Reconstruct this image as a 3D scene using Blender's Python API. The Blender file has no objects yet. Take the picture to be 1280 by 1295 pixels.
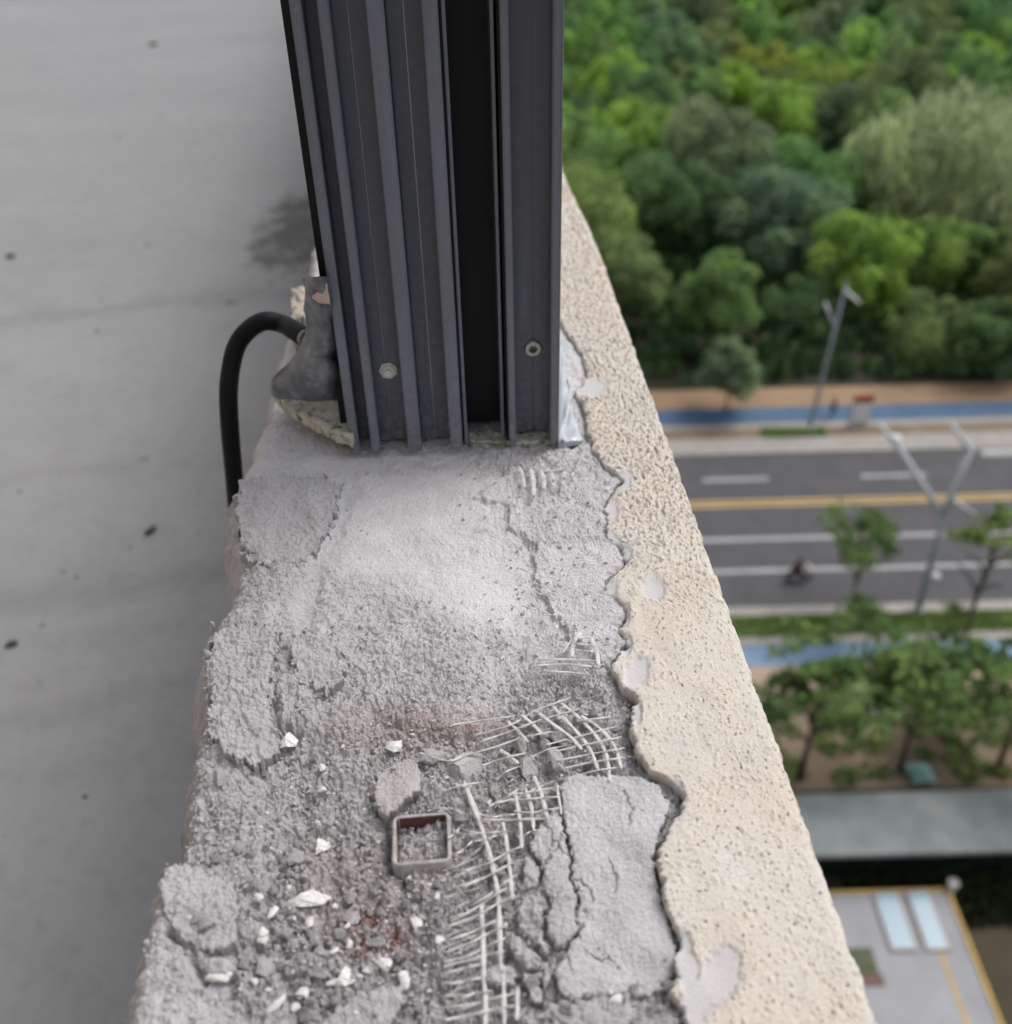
import bpy, bmesh, math, random
import numpy as np
from math import sin, cos, radians, pi
from mathutils import Vector, Matrix
random.seed(7); RNG = np.random.default_rng(11)
sc = bpy.context.scene; COL = sc.collection

# ---------------------------------------------------------------- camera
F = 1283.0; CH = .42; PSI = radians(3.3); PIT = radians(37.7); ROL = radians(1.52)
fw = np.array([sin(PSI)*cos(PIT), cos(PSI)*cos(PIT), -sin(PIT)])
r0 = np.array([cos(PSI), -sin(PSI), 0.]); u0 = np.cross(r0, fw); D0 = -u0
CR = cos(ROL)*r0 + sin(ROL)*D0; CU = cos(ROL)*u0 + sin(ROL)*r0
cam = bpy.data.cameras.new('camera'); camo = bpy.data.objects.new('camera', cam); COL.objects.link(camo)
cam.sensor_fit = 'HORIZONTAL'; cam.sensor_width = 36; cam.lens = 36*F/1280
cam.clip_start = .05; cam.clip_end = 2500
m = Matrix.Identity(4)
for i in range(3):
    m[i][0] = CR[i]; m[i][1] = CU[i]; m[i][2] = -fw[i]
m[2][3] = CH; camo.matrix_world = m; sc.camera = camo
cam.dof.use_dof = True; cam.dof.focus_distance = .60; cam.dof.aperture_fstop = 6.2

# ---------------------------------------------------------------- light
SUN_EL = radians(56); SUN_AZ = radians(62)          # azimuth clockwise from +Y
w = bpy.data.worlds.new('World'); sc.world = w; w.use_nodes = True
nt = w.node_tree; bg = nt.nodes['Background']
sky = nt.nodes.new('ShaderNodeTexSky'); sky.sky_type = 'NISHITA'; sky.sun_disc = False
sky.sun_elevation = SUN_EL; sky.sun_rotation = SUN_AZ
sky.air_density = 1.0; sky.dust_density = 4.5; sky.ozone_density = 1.0
hs = nt.nodes.new('ShaderNodeHueSaturation'); hs.inputs['Saturation'].default_value = .38
nt.links.new(sky.outputs[0], hs.inputs['Color']); nt.links.new(hs.outputs[0], bg.inputs[0])
bg.inputs[1].default_value = .135
sd = bpy.data.lights.new('sun', 'SUN'); sd.energy = .85; sd.angle = radians(28); sd.color = (1, .965, .92)
so = bpy.data.objects.new('sun', sd); COL.objects.link(so)
dv = Vector((sin(SUN_AZ)*cos(SUN_EL), cos(SUN_AZ)*cos(SUN_EL), sin(SUN_EL)))
so.rotation_euler = dv.to_track_quat('Z', 'Y').to_euler(); so.location = (3, 3, 6)
sc.view_settings.view_transform = 'Standard'; sc.view_settings.look = 'None'
sc.view_settings.exposure = .45; sc.view_settings.gamma = 1
sc.render.engine = 'CYCLES'

# ---------------------------------------------------------------- helpers: projection
def ray(u, v):
    u = np.asarray(u, float); v = np.asarray(v, float)
    return fw*F + CR*(u-640)[..., None] - CU*(v-647.5)[..., None]
def P(u, v, z=0.):                                     # point at height z seen at a place of the photograph
    d = ray(u, v); k = (np.asarray(z)-CH)/d[..., 2]
    return np.array([0, 0, CH]) + d*k[..., None]
HF = np.array([sin(PSI), cos(PSI), 0.])
def PS(u, v, s):                                       # point at ground distance s
    d = ray(u, v); k = s/(d@HF)
    return np.array([0, 0, CH]) + d*k
def PY(u, v, y):
    d = ray(u, v); return np.array([0, 0, CH]) + d*(y/d[1])
GZ = -42.
def G(s, r, z=0.): return (s*sin(PSI)+r*cos(PSI), s*cos(PSI)-r*sin(PSI), GZ+z)
def SR(p): return (p[0]*sin(PSI)+p[1]*cos(PSI), p[0]*cos(PSI)-p[1]*sin(PSI))

# ---------------------------------------------------------------- helpers: noise
def hsh(ix, iy, s):
    n = (ix.astype(np.int64)*374761393 + iy.astype(np.int64)*668265263 + s*1274126177) & 0xffffffff
    n = ((n ^ (n >> 13))*1274126177) & 0xffffffff
    return ((n ^ (n >> 16)) & 0xffff)/65535.
def perlin(x, y, s=0):
    x0 = np.floor(x); y0 = np.floor(y); fx = x-x0; fy = y-y0
    sx = fx*fx*fx*(fx*(fx*6-15)+10); sy = fy*fy*fy*(fy*(fy*6-15)+10)
    def g(a, b):
        t = hsh(x0+a, y0+b, s)*2*pi
        return np.cos(t)*(fx-a) + np.sin(t)*(fy-b)
    return 1.4*((g(0, 0)*(1-sx)+g(1, 0)*sx)*(1-sy) + (g(0, 1)*(1-sx)+g(1, 1)*sx)*sy)
def fbm(x, y, sc_, o=4, s=0, gain=.5):
    r = 0; a = 1; f = 1/sc_
    for i in range(o):
        r = r + a*perlin(x*f+17.3*i, y*f-9.1*i, s+i); a *= gain; f *= 2.03
    return r
def worley(x, y, sc_, s=0):
    x = x/sc_; y = y/sc_; x0 = np.floor(x); y0 = np.floor(y); d = np.full(x.shape, 9.); rr = np.zeros(x.shape)
    for a in (-1, 0, 1):
        for b in (-1, 0, 1):
            px = x0+a+hsh(x0+a, y0+b, s); py = y0+b+hsh(x0+a, y0+b, s+5)
            q = (px-x)**2+(py-y)**2; m_ = q < d; d = np.where(m_, q, d); rr = np.where(m_, hsh(x0+a, y0+b, s+9), rr)
    return np.sqrt(d), rr
def sstep(a, b, x):
    t = np.clip((x-a)/(b-a), 0, 1); return t*t*(3-2*t)
def dseg(u, v, pts):
    d = np.full(np.shape(u), 1e9)
    for (a, b), (c, e) in zip(pts[:-1], pts[1:]):
        L = (c-a)**2+(e-b)**2+1e-9; t = np.clip(((u-a)*(c-a)+(v-b)*(e-b))/L, 0, 1)
        d = np.minimum(d, np.hypot(u-a-t*(c-a), v-b-t*(e-b)))
    return d
def inpoly(u, v, pts):
    r = np.zeros(np.shape(u), bool); n = len(pts)
    for i in range(n):
        a, b = pts[i]; c, e = pts[(i+1) % n]
        if b == e: continue
        r ^= ((b > v) != (e > v)) & (u < (c-a)*(v-b)/(e-b)+a)
    return r
def sdist(u, v, pts):                                  # positive inside
    return dseg(u, v, list(pts)+[pts[0]])*np.where(inpoly(u, v, pts), 1, -1)
def cps(u, v, pts, sig):
    n = 0; d = 1e-12
    for a, b, z in pts:
        k = np.exp(-((u-a)**2+(v-b)**2)/(2*sig*sig)) + 1e-7/(1+((u-a)**2+(v-b)**2)*1e-4)
        n = n + k*z; d = d + k
    return n/d

# ---------------------------------------------------------------- helpers: objects
def link(name, me, mat=None, parent=None):
    o = bpy.data.objects.new(name, me); COL.objects.link(o)
    if mat is not None and me is not None and not me.materials: me.materials.append(mat)
    if parent is not None: o.parent = parent
    return o
def tag(o, label=None, cat=None, group=None, kind=None):
    if label: o['label'] = label
    if cat: o['category'] = cat
    if group: o['group'] = group
    if kind: o['kind'] = kind
    return o
def empty(name, loc=(0, 0, 0), rz=0):
    o = bpy.data.objects.new(name, None); COL.objects.link(o); o.location = loc; o.rotation_euler = (0, 0, rz); o.empty_display_size = .1
    return o
def npmesh(name, V, Fq, smooth=True, attrs=None, domain='POINT'):
    V = np.asarray(V, np.float32); Fq = np.asarray(Fq, np.int32); k = Fq.shape[1]
    me = bpy.data.meshes.new(name); me.vertices.add(len(V)); me.vertices.foreach_set('co', V.ravel())
    me.loops.add(Fq.size); me.loops.foreach_set('vertex_index', Fq.ravel())
    me.polygons.add(len(Fq)); me.polygons.foreach_set('loop_start', np.arange(0, Fq.size, k, dtype=np.int32))
    me.polygons.foreach_set('loop_total', np.full(len(Fq), k, np.int32))
    me.polygons.foreach_set('use_smooth', np.full(len(Fq), smooth))
    me.update(calc_edges=True); me.validate()
    for n, a in (attrs or {}).items():
        at = me.attributes.new(n, 'FLOAT', domain); at.data.foreach_set('value', np.asarray(a, np.float32).ravel())
    return me
def gridfaces(nr, nc, flip=False):
    i = np.arange(nr*nc).reshape(nr, nc)
    q = np.stack([i[:-1, :-1], i[:-1, 1:], i[1:, 1:], i[1:, :-1]], -1).reshape(-1, 4)
    return q[:, ::-1] if flip else q
def shade(me, smooth=True):
    me.polygons.foreach_set('use_smooth', [smooth]*len(me.polygons)); me.update()
class MB:
    def __init__(s): s.v = []; s.f = []
    def box(s, x0, x1, y0, y1, z0, z1, T=None):
        b = len(s.v)
        for p in ((x0, y0, z0), (x1, y0, z0), (x1, y1, z0), (x0, y1, z0), (x0, y0, z1), (x1, y0, z1), (x1, y1, z1), (x0, y1, z1)):
            s.v.append(tuple(T(p)) if T else p)
        s.f += [tuple(b+i for i in q) for q in ((0, 3, 2, 1), (4, 5, 6, 7), (0, 1, 5, 4), (1, 2, 6, 5), (2, 3, 7, 6), (3, 0, 4, 7))]
        return s
    def tube(s, pts, r, n=10, cap=True, ry=None):
        pts = [Vector(p) for p in pts]; b = len(s.v); N = len(pts)
        rr = r if hasattr(r, '__len__') else [r]*N; up = Vector((0, 0, 1))
        for i, p in enumerate(pts):
            t = (pts[min(i+1, N-1)]-pts[max(i-1, 0)]).normalized()
            a = t.cross(up)
            if a.length < .05: a = t.cross(Vector((0, 1, 0)))
            a.normalize(); c = a.cross(t).normalized()
            for k in range(n):
                th = 2*pi*k/n
                s.v.append(tuple(p + a*cos(th)*rr[i] + c*sin(th)*(ry if ry else rr[i])))
        for i in range(N-1):
            for k in range(n):
                s.f.append((b+i*n+k, b+i*n+(k+1) % n, b+(i+1)*n+(k+1) % n, b+(i+1)*n+k))
        if cap: s.f += [tuple(b+k for k in range(n))[::-1], tuple(b+(N-1)*n+k for k in range(n))]
        return s
    def cyl(s, c, axis, r, L, n=20):
        c = Vector(c); a = Vector(axis).normalized(); return s.tube([c, c+a*L], r, n)
    def build(s, name, mat, parent=None, smooth=False, bev=0):
        me = bpy.data.meshes.new(name); me.from_pydata(s.v, [], s.f); me.update()
        if bev or True:
            bm = bmesh.new(); bm.from_mesh(me); bmesh.ops.recalc_face_normals(bm, faces=bm.faces)
            if bev: bmesh.ops.bevel(bm, geom=bm.edges[:], offset=bev, segments=2, affect='EDGES', clamp_overlap=True)
            bm.to_mesh(me); bm.free()
        if smooth: shade(me)
        return link(name, me, mat, parent)
def spline(pts, n=8):
    pts = [np.array(p, float) for p in pts]; out = []
    for i in range(len(pts)-1):
        p0 = pts[max(i-1, 0)]; p1 = pts[i]; p2 = pts[i+1]; p3 = pts[min(i+2, len(pts)-1)]
        for k in range(n):
            t = k/n; out.append(.5*((2*p1)+(-p0+p2)*t+(2*p0-5*p1+4*p2-p3)*t*t+(-p0+3*p1-3*p2+p3)*t**3))
    out.append(pts[-1]); return out

# ---------------------------------------------------------------- materials
class NT:
    def __init__(s, name, rough=.8, metal=0., spec=.5):
        s.m = bpy.data.materials.new(name); s.m.use_nodes = True; s.t = s.m.node_tree; s.n = s.t.nodes
        s.b = s.n['Principled BSDF']; s.b.inputs['Roughness'].default_value = rough; s.b.inputs['Metallic'].default_value = metal
        s.b.inputs['Specular IOR Level'].default_value = spec
        s.co = s.n.new('ShaderNodeTexCoord').outputs['Object']
    def noise(s, scale, detail=4, rough=.55, stretch=None, co=None):
        n = s.n.new('ShaderNodeTexNoise'); n.inputs['Scale'].default_value = scale; n.inputs['Detail'].default_value = detail
        n.inputs['Roughness'].default_value = rough; c = co or s.co
        if stretch:
            mp = s.n.new('ShaderNodeMapping'); mp.inputs['Scale'].default_value = stretch[0:3]
            if len(stretch) > 3: mp.inputs['Rotation'].default_value = (0, 0, stretch[3])
            s.t.links.new(c, mp.inputs[0]); c = mp.outputs[0]
        s.t.links.new(c, n.inputs['Vector']); return n.outputs['Fac']
    def vor(s, scale, feat='F1', out='Distance'):
        n = s.n.new('ShaderNodeTexVoronoi'); n.feature = feat; n.inputs['Scale'].default_value = scale
        s.t.links.new(s.co, n.inputs['Vector']); return n.outputs[out]
    def attr(s, name):
        n = s.n.new('ShaderNodeAttribute'); n.attribute_name = name; return n.outputs['Fac']
    def ramp(s, f, stops):
        n = s.n.new('ShaderNodeValToRGB'); e = n.color_ramp.elements
        while len(e) < len(stops): e.new(.5)
        for k, (p, c) in zip(e, stops):
            k.position = p; k.color = tuple(c)+(1,) if hasattr(c, '__len__') else (c, c, c, 1)
        s.t.links.new(f, n.inputs[0]); return n.outputs[0]
    def mix(s, f, a, b, mode='MIX'):
        n = s.n.new('ShaderNodeMix'); n.data_type = 'RGBA'; n.blend_type = mode
        for i, x in ((0, f), (6, a), (7, b)):
            if hasattr(x, 'links') or isinstance(x, bpy.types.NodeSocket): s.t.links.new(x, n.inputs[i])
            else: n.inputs[i].default_value = x if i == 0 else (tuple(x)+(1,) if hasattr(x, '__len__') else (x, x, x, 1))
        return n.outputs[2]
    def math(s, op, a, b=0.):
        n = s.n.new('ShaderNodeMath'); n.operation = op
        for i, x in ((0, a), (1, b)):
            if isinstance(x, bpy.types.NodeSocket): s.t.links.new(x, n.inputs[i])
            else: n.inputs[i].default_value = x
        return n.outputs[0]
    def col(s, c):
        if isinstance(c, bpy.types.NodeSocket): s.t.links.new(c, s.b.inputs['Base Color'])
        else: s.b.inputs['Base Color'].default_value = tuple(c)+(1,)
        return s
    def bump(s, hgt, dist, strength=1.):
        n = s.n.new('ShaderNodeBump'); n.inputs['Distance'].default_value = dist; n.inputs['Strength'].default_value = strength
        s.t.links.new(hgt, n.inputs['Height'])
        if s.b.inputs['Normal'].links: s.t.links.new(s.b.inputs['Normal'].links[0].from_socket, n.inputs['Normal'])
        s.t.links.new(n.outputs[0], s.b.inputs['Normal']); return s

def mortar_mat(name, base, warm=(.47, .40, .365), red=(.30, .135, .105), dust=(.58, .575, .595), k=1.):
    M = NT(name, .95, spec=.2); b = np.array(base)
    c = M.ramp(M.noise(45*k, 6, .65), [(.3, tuple(b*.86)), (.7, tuple(b*1.12))])
    rgh = M.attr('rgh') if k == 1. else None
    sp_ = M.ramp(M.noise(1000*k, 3, .75), [(.53, .0), (.68, .55)])
    c = M.mix(M.math('MULTIPLY', sp_, rgh) if rgh else sp_, c, tuple(b*.42))
    c = M.mix(M.ramp(M.noise(1300*k, 2, .7), [(.56, .0), (.64, .7)]), c, tuple(np.minimum(b*1.35, .8)))
    c = M.mix(M.attr('warm'), c, warm)
    c = M.mix(M.attr('dust'), c, dust)
    rn = M.math('MULTIPLY', M.attr('red'), M.ramp(M.noise(160*k, 5, .7), [(.35, .2), (.62, 1.)]))
    c = M.mix(rn, c, red)
    M.col(c); h1 = M.noise(1300*k, 4, .8); h2 = M.noise(330*k, 3, .6)
    if rgh: h1 = M.math('MULTIPLY', h1, rgh); h2 = M.math('MULTIPLY', h2, rgh)
    M.bump(h1, .0013, 1.); M.bump(h2, .0012, .7)
    return M.m
M_core = mortar_mat('grey_mortar', (.575, .558, .572))
M_plate = mortar_mat('skim_mortar', (.575, .568, .588))
M_stone = mortar_mat('mortar_rubble', (.60, .585, .59))
M_rock2 = mortar_mat('tube_rubble', (.50, .485, .485), k=1.01)
M_rock = mortar_mat('mortar_stone', (.60, .585, .585), k=.007)
M_flake = mortar_mat('mortar_flake_face', (.52, .485, .475))

M = NT('beige_granular_coat', .9, spec=.25)
c = M.ramp(M.noise(16, 5, .6), [(.32, (.615, .545, .465)), (.7, (.64, .605, .56))])
c = M.mix(M.ramp(M.noise(700, 3, .6), [(.55, .0), (.68, .6)]), c, (.42, .36, .30))
c = M.mix(M.ramp(M.noise(1100, 2, .6), [(.58, .0), (.68, .5)]), c, (.78, .73, .66))
c = M.mix(M.ramp(M.noise(520, 2, .5), [(.655, .0), (.69, .85)]), c, (.20, .15, .12))
c = M.mix(M.ramp(M.noise(28, 6, .7, (1, .35, 1)), [(.52, 0.), (.75, .45)]), c, (.50, .475, .46))
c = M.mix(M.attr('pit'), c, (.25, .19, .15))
c = M.mix(M.attr('dust'), c, (.55, .54, .55))
M.col(c); M.bump(M.noise(1000, 3, .75), .0009, .9); M_beige = M.m

M = NT('pale_chip', .9); M.col(M.ramp(M.noise(120, 4), [(.3, (.50, .485, .47)), (.7, (.68, .665, .65))])); M.bump(M.noise(700, 3), .0005, .6); M_white = M.m
M = NT('pale_stone', .9); M.col(M.ramp(M.noise(2.5, 5), [(.3, (.55, .535, .52)), (.7, (.76, .745, .73))])); M.bump(M.noise(9, 4), .0006, .6); M_chip = M.m
M = NT('mesh_strand', .7); M.col(M.ramp(M.noise(300, 4, .7), [(.3, (.42, .41, .40)), (.7, (.66, .645, .63))])); M.bump(M.noise(1500, 2), .0003, .5); M_mesh = M.m
M = NT('tube_steel', .75, .15); M.col(M.mix(M.attr('in'), M.ramp(M.noise(200, 5, .7), [(.35, (.25, .235, .23)), (.65, (.44, .42, .415))]), (.09, .035, .03))); M.bump(M.noise(600, 4), .0006, .7); M_tube = M.m
def alu(name, base, rough=.42):
    M = NT(name, rough, .25, .4); b = np.array(base)
    c = M.ramp(M.noise(5, 5, .6, (12, 12, .8)), [(.3, tuple(b*.9)), (.7, tuple(b*1.15))])
    c = M.mix(M.ramp(M.noise(60, 6, .75, (1, 1, .08)), [(.62, 0.), (.78, .4)]), c, tuple(b*3.))
    c = M.mix(M.ramp(M.noise(420, 2, .5), [(.77, 0.), (.80, .5)]), c, (.25, .25, .26))
    sz = M.n.new('ShaderNodeSeparateXYZ'); M.t.links.new(M.co, sz.inputs[0])
    du = M.math('MULTIPLY', M.ramp(sz.outputs[2], [(0., .35), (.03, .12), (.12, .05), (.5, .03)]), M.ramp(M.noise(180, 6, .7), [(.42, 0.), (.62, 1.)]))
    c = M.mix(du, c, (.42, .41, .41)); M.col(c); M.bump(M.noise(1800, 2), .0001, .35); return M.m
M_alu = alu('anthracite_aluminium', (.095, .104, .124), .5); M_fin = alu('anthracite_edge', (.135, .150, .180), .42)
M = NT('black_recess', .6, .0, .25); M.col(M.mix(M.ramp(M.noise(500, 2), [(.76, 0.), (.8, .4)]), (.008, .008, .010), (.12, .12, .13))); M_black = M.m
M = NT('bare_edge', .35, .6); M.col((.30, .30, .31)); M_edge = M.m
M = NT('zinc_screw', .4, .7); M.col(M.ramp(M.noise(500, 4), [(.3, (.30, .295, .28)), (.7, (.46, .45, .42))])); M_screw = M.m
M = NT('pale_rivet', .7, .0); M.col(M.ramp(M.noise(700, 4), [(.3, (.62, .62, .56)), (.7, (.82, .82, .76))])); M.bump(M.noise(900), .0004); M_rivet = M.m
M = NT('black_hose_rubber', .62, 0, .2); M.col(M.mix(M.ramp(M.noise(90, 5, .7), [(.58, 0.), (.8, .2)]), (.006, .006, .008), (.05, .05, .05))); M_hose = M.m
M = NT('cut_rubber_end', .6); M.col(M.ramp(M.noise(400, 3), [(.35, (.08, .08, .085)), (.6, (.35, .35, .34))])); M_cut = M.m
M = NT('grey_bag_film', .38, .0, .5); M.col(M.ramp(M.noise(55, 5, .65), [(.32, (.055, .06, .075)), (.55, (.13, .14, .165)), (.75, (.30, .31, .34))])); M.bump(M.noise(120, 4, .6), .002, .7); M_bag = M.m
M = NT('pale_foam', .9); c = M.ramp(M.noise(130, 5, .65), [(.36, (.085, .085, .065)), (.44, (.40, .395, .32)), (.7, (.56, .55, .47))]); M.col(c); M.bump(M.noise(500, 3), .0012, .8); M_foam = M.m
M = NT('wood_offcut', .8); M.col(M.ramp(M.noise(110, 4, .6, (1, 1, 2.5)), [(.3, (.05, .045, .04)), (.5, (.32, .29, .26)), (.7, (.45, .30, .17))])); M_wood = M.m
M = NT('galvanised_strip', .5, .35); M.col(M.ramp(M.noise(60, 5), [(.3, (.32, .36, .40)), (.7, (.50, .53, .56))])); M.bump(M.noise(200, 3), .0008, .5); M_galv = M.m
M = NT('pink_cardboard', .8); M.col((.50, .40, .37)); M_pink = M.m

M = NT('floor_concrete', .75, spec=.3)
c = M.ramp(M.noise(1.1, 4, .55, (.5, 1.3, 1)), [(.28, (.232, .236, .246)), (.72, (.274, .278, .290))])
c = M.mix(M.ramp(M.noise(9, 5, .7), [(.45, 0.), (.8, .35)]), c, (.155, .155, .16))
c = M.mix(M.ramp(M.noise(38, 6, .8), [(.5, 0.), (.78, .5)]), c, (.13, .128, .128))
c = M.mix(M.ramp(M.noise(3.3, 5, .65), [(.5, 0.), (.8, .45)]), c, (.26, .26, .265))
c = M.mix(M.ramp(M.noise(16, 2, .4), [(.745, 0.), (.775, .8)]), c, (.08, .078, .075))
c = M.mix(M.ramp(M.noise(1.4, 3, .5, (.12, 1.6, 1, .05)), [(.60, 0.), (.68, .3)]), c, (.14, .14, .146))
sx_ = M.n.new('ShaderNodeSeparateXYZ'); M.t.links.new(M.co, sx_.inputs[0])
wy = M.math('ADD', sx_.outputs[1], M.math('MULTIPLY', M.math('SUBTRACT', M.noise(1.6, 4, .6), .5), .35))
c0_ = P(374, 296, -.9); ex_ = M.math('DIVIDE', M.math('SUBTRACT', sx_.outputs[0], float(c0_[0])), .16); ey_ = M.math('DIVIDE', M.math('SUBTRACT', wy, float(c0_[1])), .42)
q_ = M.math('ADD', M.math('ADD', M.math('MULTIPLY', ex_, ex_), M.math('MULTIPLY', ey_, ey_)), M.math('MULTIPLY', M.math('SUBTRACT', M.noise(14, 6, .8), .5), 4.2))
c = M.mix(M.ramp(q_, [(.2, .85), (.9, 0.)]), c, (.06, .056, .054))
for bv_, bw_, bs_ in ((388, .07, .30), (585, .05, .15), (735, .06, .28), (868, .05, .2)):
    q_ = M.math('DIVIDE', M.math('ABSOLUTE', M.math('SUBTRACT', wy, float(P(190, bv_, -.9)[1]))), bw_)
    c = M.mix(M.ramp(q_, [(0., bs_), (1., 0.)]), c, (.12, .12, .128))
M.col(c); M.bump(M.noise(60, 4), .001, .4); M_floor = M.m
M = NT('inner_render', .9); M.col(M.ramp(M.noise(9, 5), [(.3, (.21, .19, .18)), (.7, (.31, .29, .28))])); M.bump(M.noise(120, 4), .003); M_inner = M.m
M = NT('facade_render', .9); M.col(M.ramp(M.noise(1.2, 5), [(.3, (.50, .43, .35)), (.7, (.58, .51, .43))])); M_fac = M.m
def simple(name, a, b, scale, rough=.85, det=5, spec=.3, stretch=None, bump=None):
    M = NT(name, rough, spec=spec); M.col(M.ramp(M.noise(scale, det, .6, stretch), [(.3, a), (.7, b)]))
    if bump: M.bump(M.noise(scale*6, 3), bump)
    return M.m
M = NT('worn_asphalt', .85); c = M.ramp(M.noise(.6, 5), [(.3, (.064, .062, .068)), (.7, (.084, .082, .089))]); c = M.mix(M.ramp(M.noise(.8, 4, .6, (.06, 1.3, 1, PSI)), [(.45, 0.), (.7, .4)]), c, (.055, .053, .058)); M.col(c); M_asph = M.m
M_kerb = simple('kerb_concrete', (.27, .25, .235), (.36, .335, .31), 1.2)
M_wpaint = simple('white_road_paint', (.30, .30, .305), (.42, .42, .425), 1.5)
M_ypaint = simple('yellow_road_paint', (.42, .29, .12), (.52, .36, .15), 1.2)
M_blue = simple('blue_lane_paint', (.062, .110, .18), (.085, .14, .22), .5)
M_blue2 = simple('pale_blue_path', (.15, .235, .35), (.21, .295, .40), .5)
M_pave = simple('tan_paving', (.33, .245, .18), (.42, .32, .245), .5)
M_sand = simple('tan_soil_path', (.25, .165, .10), (.33, .225, .14), .3)
M_soil = simple('bare_soil', (.14, .105, .07), (.26, .20, .145), .35)
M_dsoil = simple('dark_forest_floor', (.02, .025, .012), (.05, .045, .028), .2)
M_grass = simple('grass_blades', (.16, .25, .065), (.25, .34, .105), .5)
M_lawn = simple('lawn_soil', (.11, .17, .05), (.17, .20, .085), .4)
M_ground = simple('ground_earth', (.035, .035, .02), (.075, .06, .04), .25)
M_groof = simple('grey_green_roof', (.15, .17, .172), (.27, .29, .285), .5)
M_dglass = NT('dark_glazing', .12, spec=.5).col((.012, .02, .016)).m
M_dframe = simple('dark_frame', (.02, .022, .02), (.035, .036, .033), 2)
M_proof = simple('pale_grey_paving', (.26, .265, .285), (.33, .335, .35), .6)
M_yel = simple('yellow_trim', (.42, .29, .09), (.55, .37, .12), 1)
M_skyl = NT('blue_skylight_glass', .25, spec=.5).col((.22, .33, .40)).m
M_pinkfr = simple('pinkish_frame', (.36, .27, .24), (.42, .32, .28), 2)
M_lamp = simple('lamp_pole_steel', (.28, .31, .33), (.35, .38, .40), 2, .5)
M_lhead = simple('lamp_head_grey', (.50, .52, .54), (.58, .60, .62), 2, .5)
M_wht = simple('white_plastic', (.62, .62, .62), (.70, .70, .70), 3, .5)
M_redp = simple('red_panel', (.36, .05, .04), (.42, .07, .05), 3, .6)
M_cloth = simple('dark_cloth', (.02, .02, .024), (.035, .032, .036), 8)
M_maroon = simple('maroon_cloth', (.10, .03, .035), (.14, .05, .05), 8)
M_skin = NT('skin', .6).col((.42, .25, .18)).m
M_hair = NT('black_hair', .6).col((.012, .010, .010)).m
M_tyre = NT('tyre_rubber', .8).col((.015, .015, .016)).m
M_cyan = simple('cyan_sheet', (.22, .38, .36), (.30, .47, .44), 2)
M_bark = simple('bark', (.065, .055, .045), (.12, .10, .085), 3)
M_wallb = simple('house_wall', (.42, .40, .37), (.50, .48, .45), 2)

def leafmat(name):
    M = NT(name, .75, spec=.25); oi = M.n.new('ShaderNodeObjectInfo')
    c = M.mix(1., oi.outputs['Color'], M.ramp(M.attr('lv'), [(0, (.45, .5, .5)), (.55, (1, 1, 1)), (1., (1.75, 1.6, 1.15))]), 'MULTIPLY')
    M.col(c); M.b.inputs['Subsurface Weight'].default_value = 0
    tr = M.n.new('ShaderNodeBsdfTranslucent'); M.t.links.new(c, tr.inputs[0]); mx = M.n.new('ShaderNodeMixShader'); mx.inputs[0].default_value = .4
    M.t.links.new(M.b.outputs[0], mx.inputs[1]); M.t.links.new(tr.outputs[0], mx.inputs[2])
    M.t.links.new(mx.outputs[0], M.n['Material Output'].inputs[0]); return M.m
M_leaf = leafmat('foliage')

# ================================================================ PARAPET: relief
XE = .157                                              # outer edge of the parapet
ZL = [(300, 620, -2), (330, 700, 0), (300, 850, -1), (360, 860, -3), (280, 1000, -4), (380, 780, 0), (430, 700, -2), (500, 640, -5), (600, 650, -5), (560, 740, -6),
      (640, 760, -7), (480, 820, -5), (560, 850, -6), (700, 650, -5), (740, 740, -5), (760, 840, -6), (700, 870, -8), (450, 600, -4), (620, 580, -5), (720, 560, -5), (740, 440, -3),
      (640, 880, -9), (560, 905, -12), (450, 900, -9), (400, 950, -12), (500, 955, -17), (600, 950, -18), (680, 960, -14), (740, 945, -11), (790, 950, -10),
      (350, 1030, -13), (430, 1060, -18), (470, 1100, -19), (560, 1010, -17), (600, 1060, -18), (530, 1110, -20), (500, 1170, -22), (420, 1170, -20), (360, 1150, -16), (340, 1230, -17),
      (430, 1250, -20), (540, 1250, -20), (600, 1150, -19), (620, 1230, -18), (600, 1290, -18), (660, 1100, -15), (690, 1190, -13), (680, 1260, -13), (720, 1020, -12), (760, 1100, -10), (780, 1200, -10),
      (760, 1280, -10.5), (840, 1280, -10), (800, 1245, -9.5), (840, 1120, -9), (820, 1020, -9), (840, 960, -8), (230, 1130, -5), (250, 1200, -6), (210, 1270, -7), (280, 1280, -12), (280, 1100, -9), (260, 940, -3), (380, 540, -2), (430, 560, -2), (500, 500, -4), (600, 450, -4), (640, 300, -3)]
def zlow(u, v): return cps(u, v, ZL, 34.)*1e-3
RG = [(320, 680, .8), (300, 860, .9), (400, 760, .6), (460, 660, .22), (520, 620, .18), (600, 640, .2), (610, 740, .16), (560, 700, .35), (480, 800, .75), (560, 830, .8), (460, 880, .8), (620, 850, .6),
      (650, 640, .55), (720, 650, .6), (740, 740, .45), (740, 800, .45), (440, 600, .3), (380, 600, .45), (500, 560, .5), (660, 580, .8), (740, 580, .7), (740, 460, .4), (450, 960, 1.), (550, 1000, 1.), (420, 1100, 1.2), (500, 1200, 1.3), (600, 1080, 1.),
      (350, 1200, 1.3), (230, 1150, .7), (230, 1260, .6), (300, 1050, .9), (270, 980, .9), (700, 900, 1.), (760, 940, 1.), (640, 1250, 1.1), (800, 1280, 1.1), (790, 900, 1.)]
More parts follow.
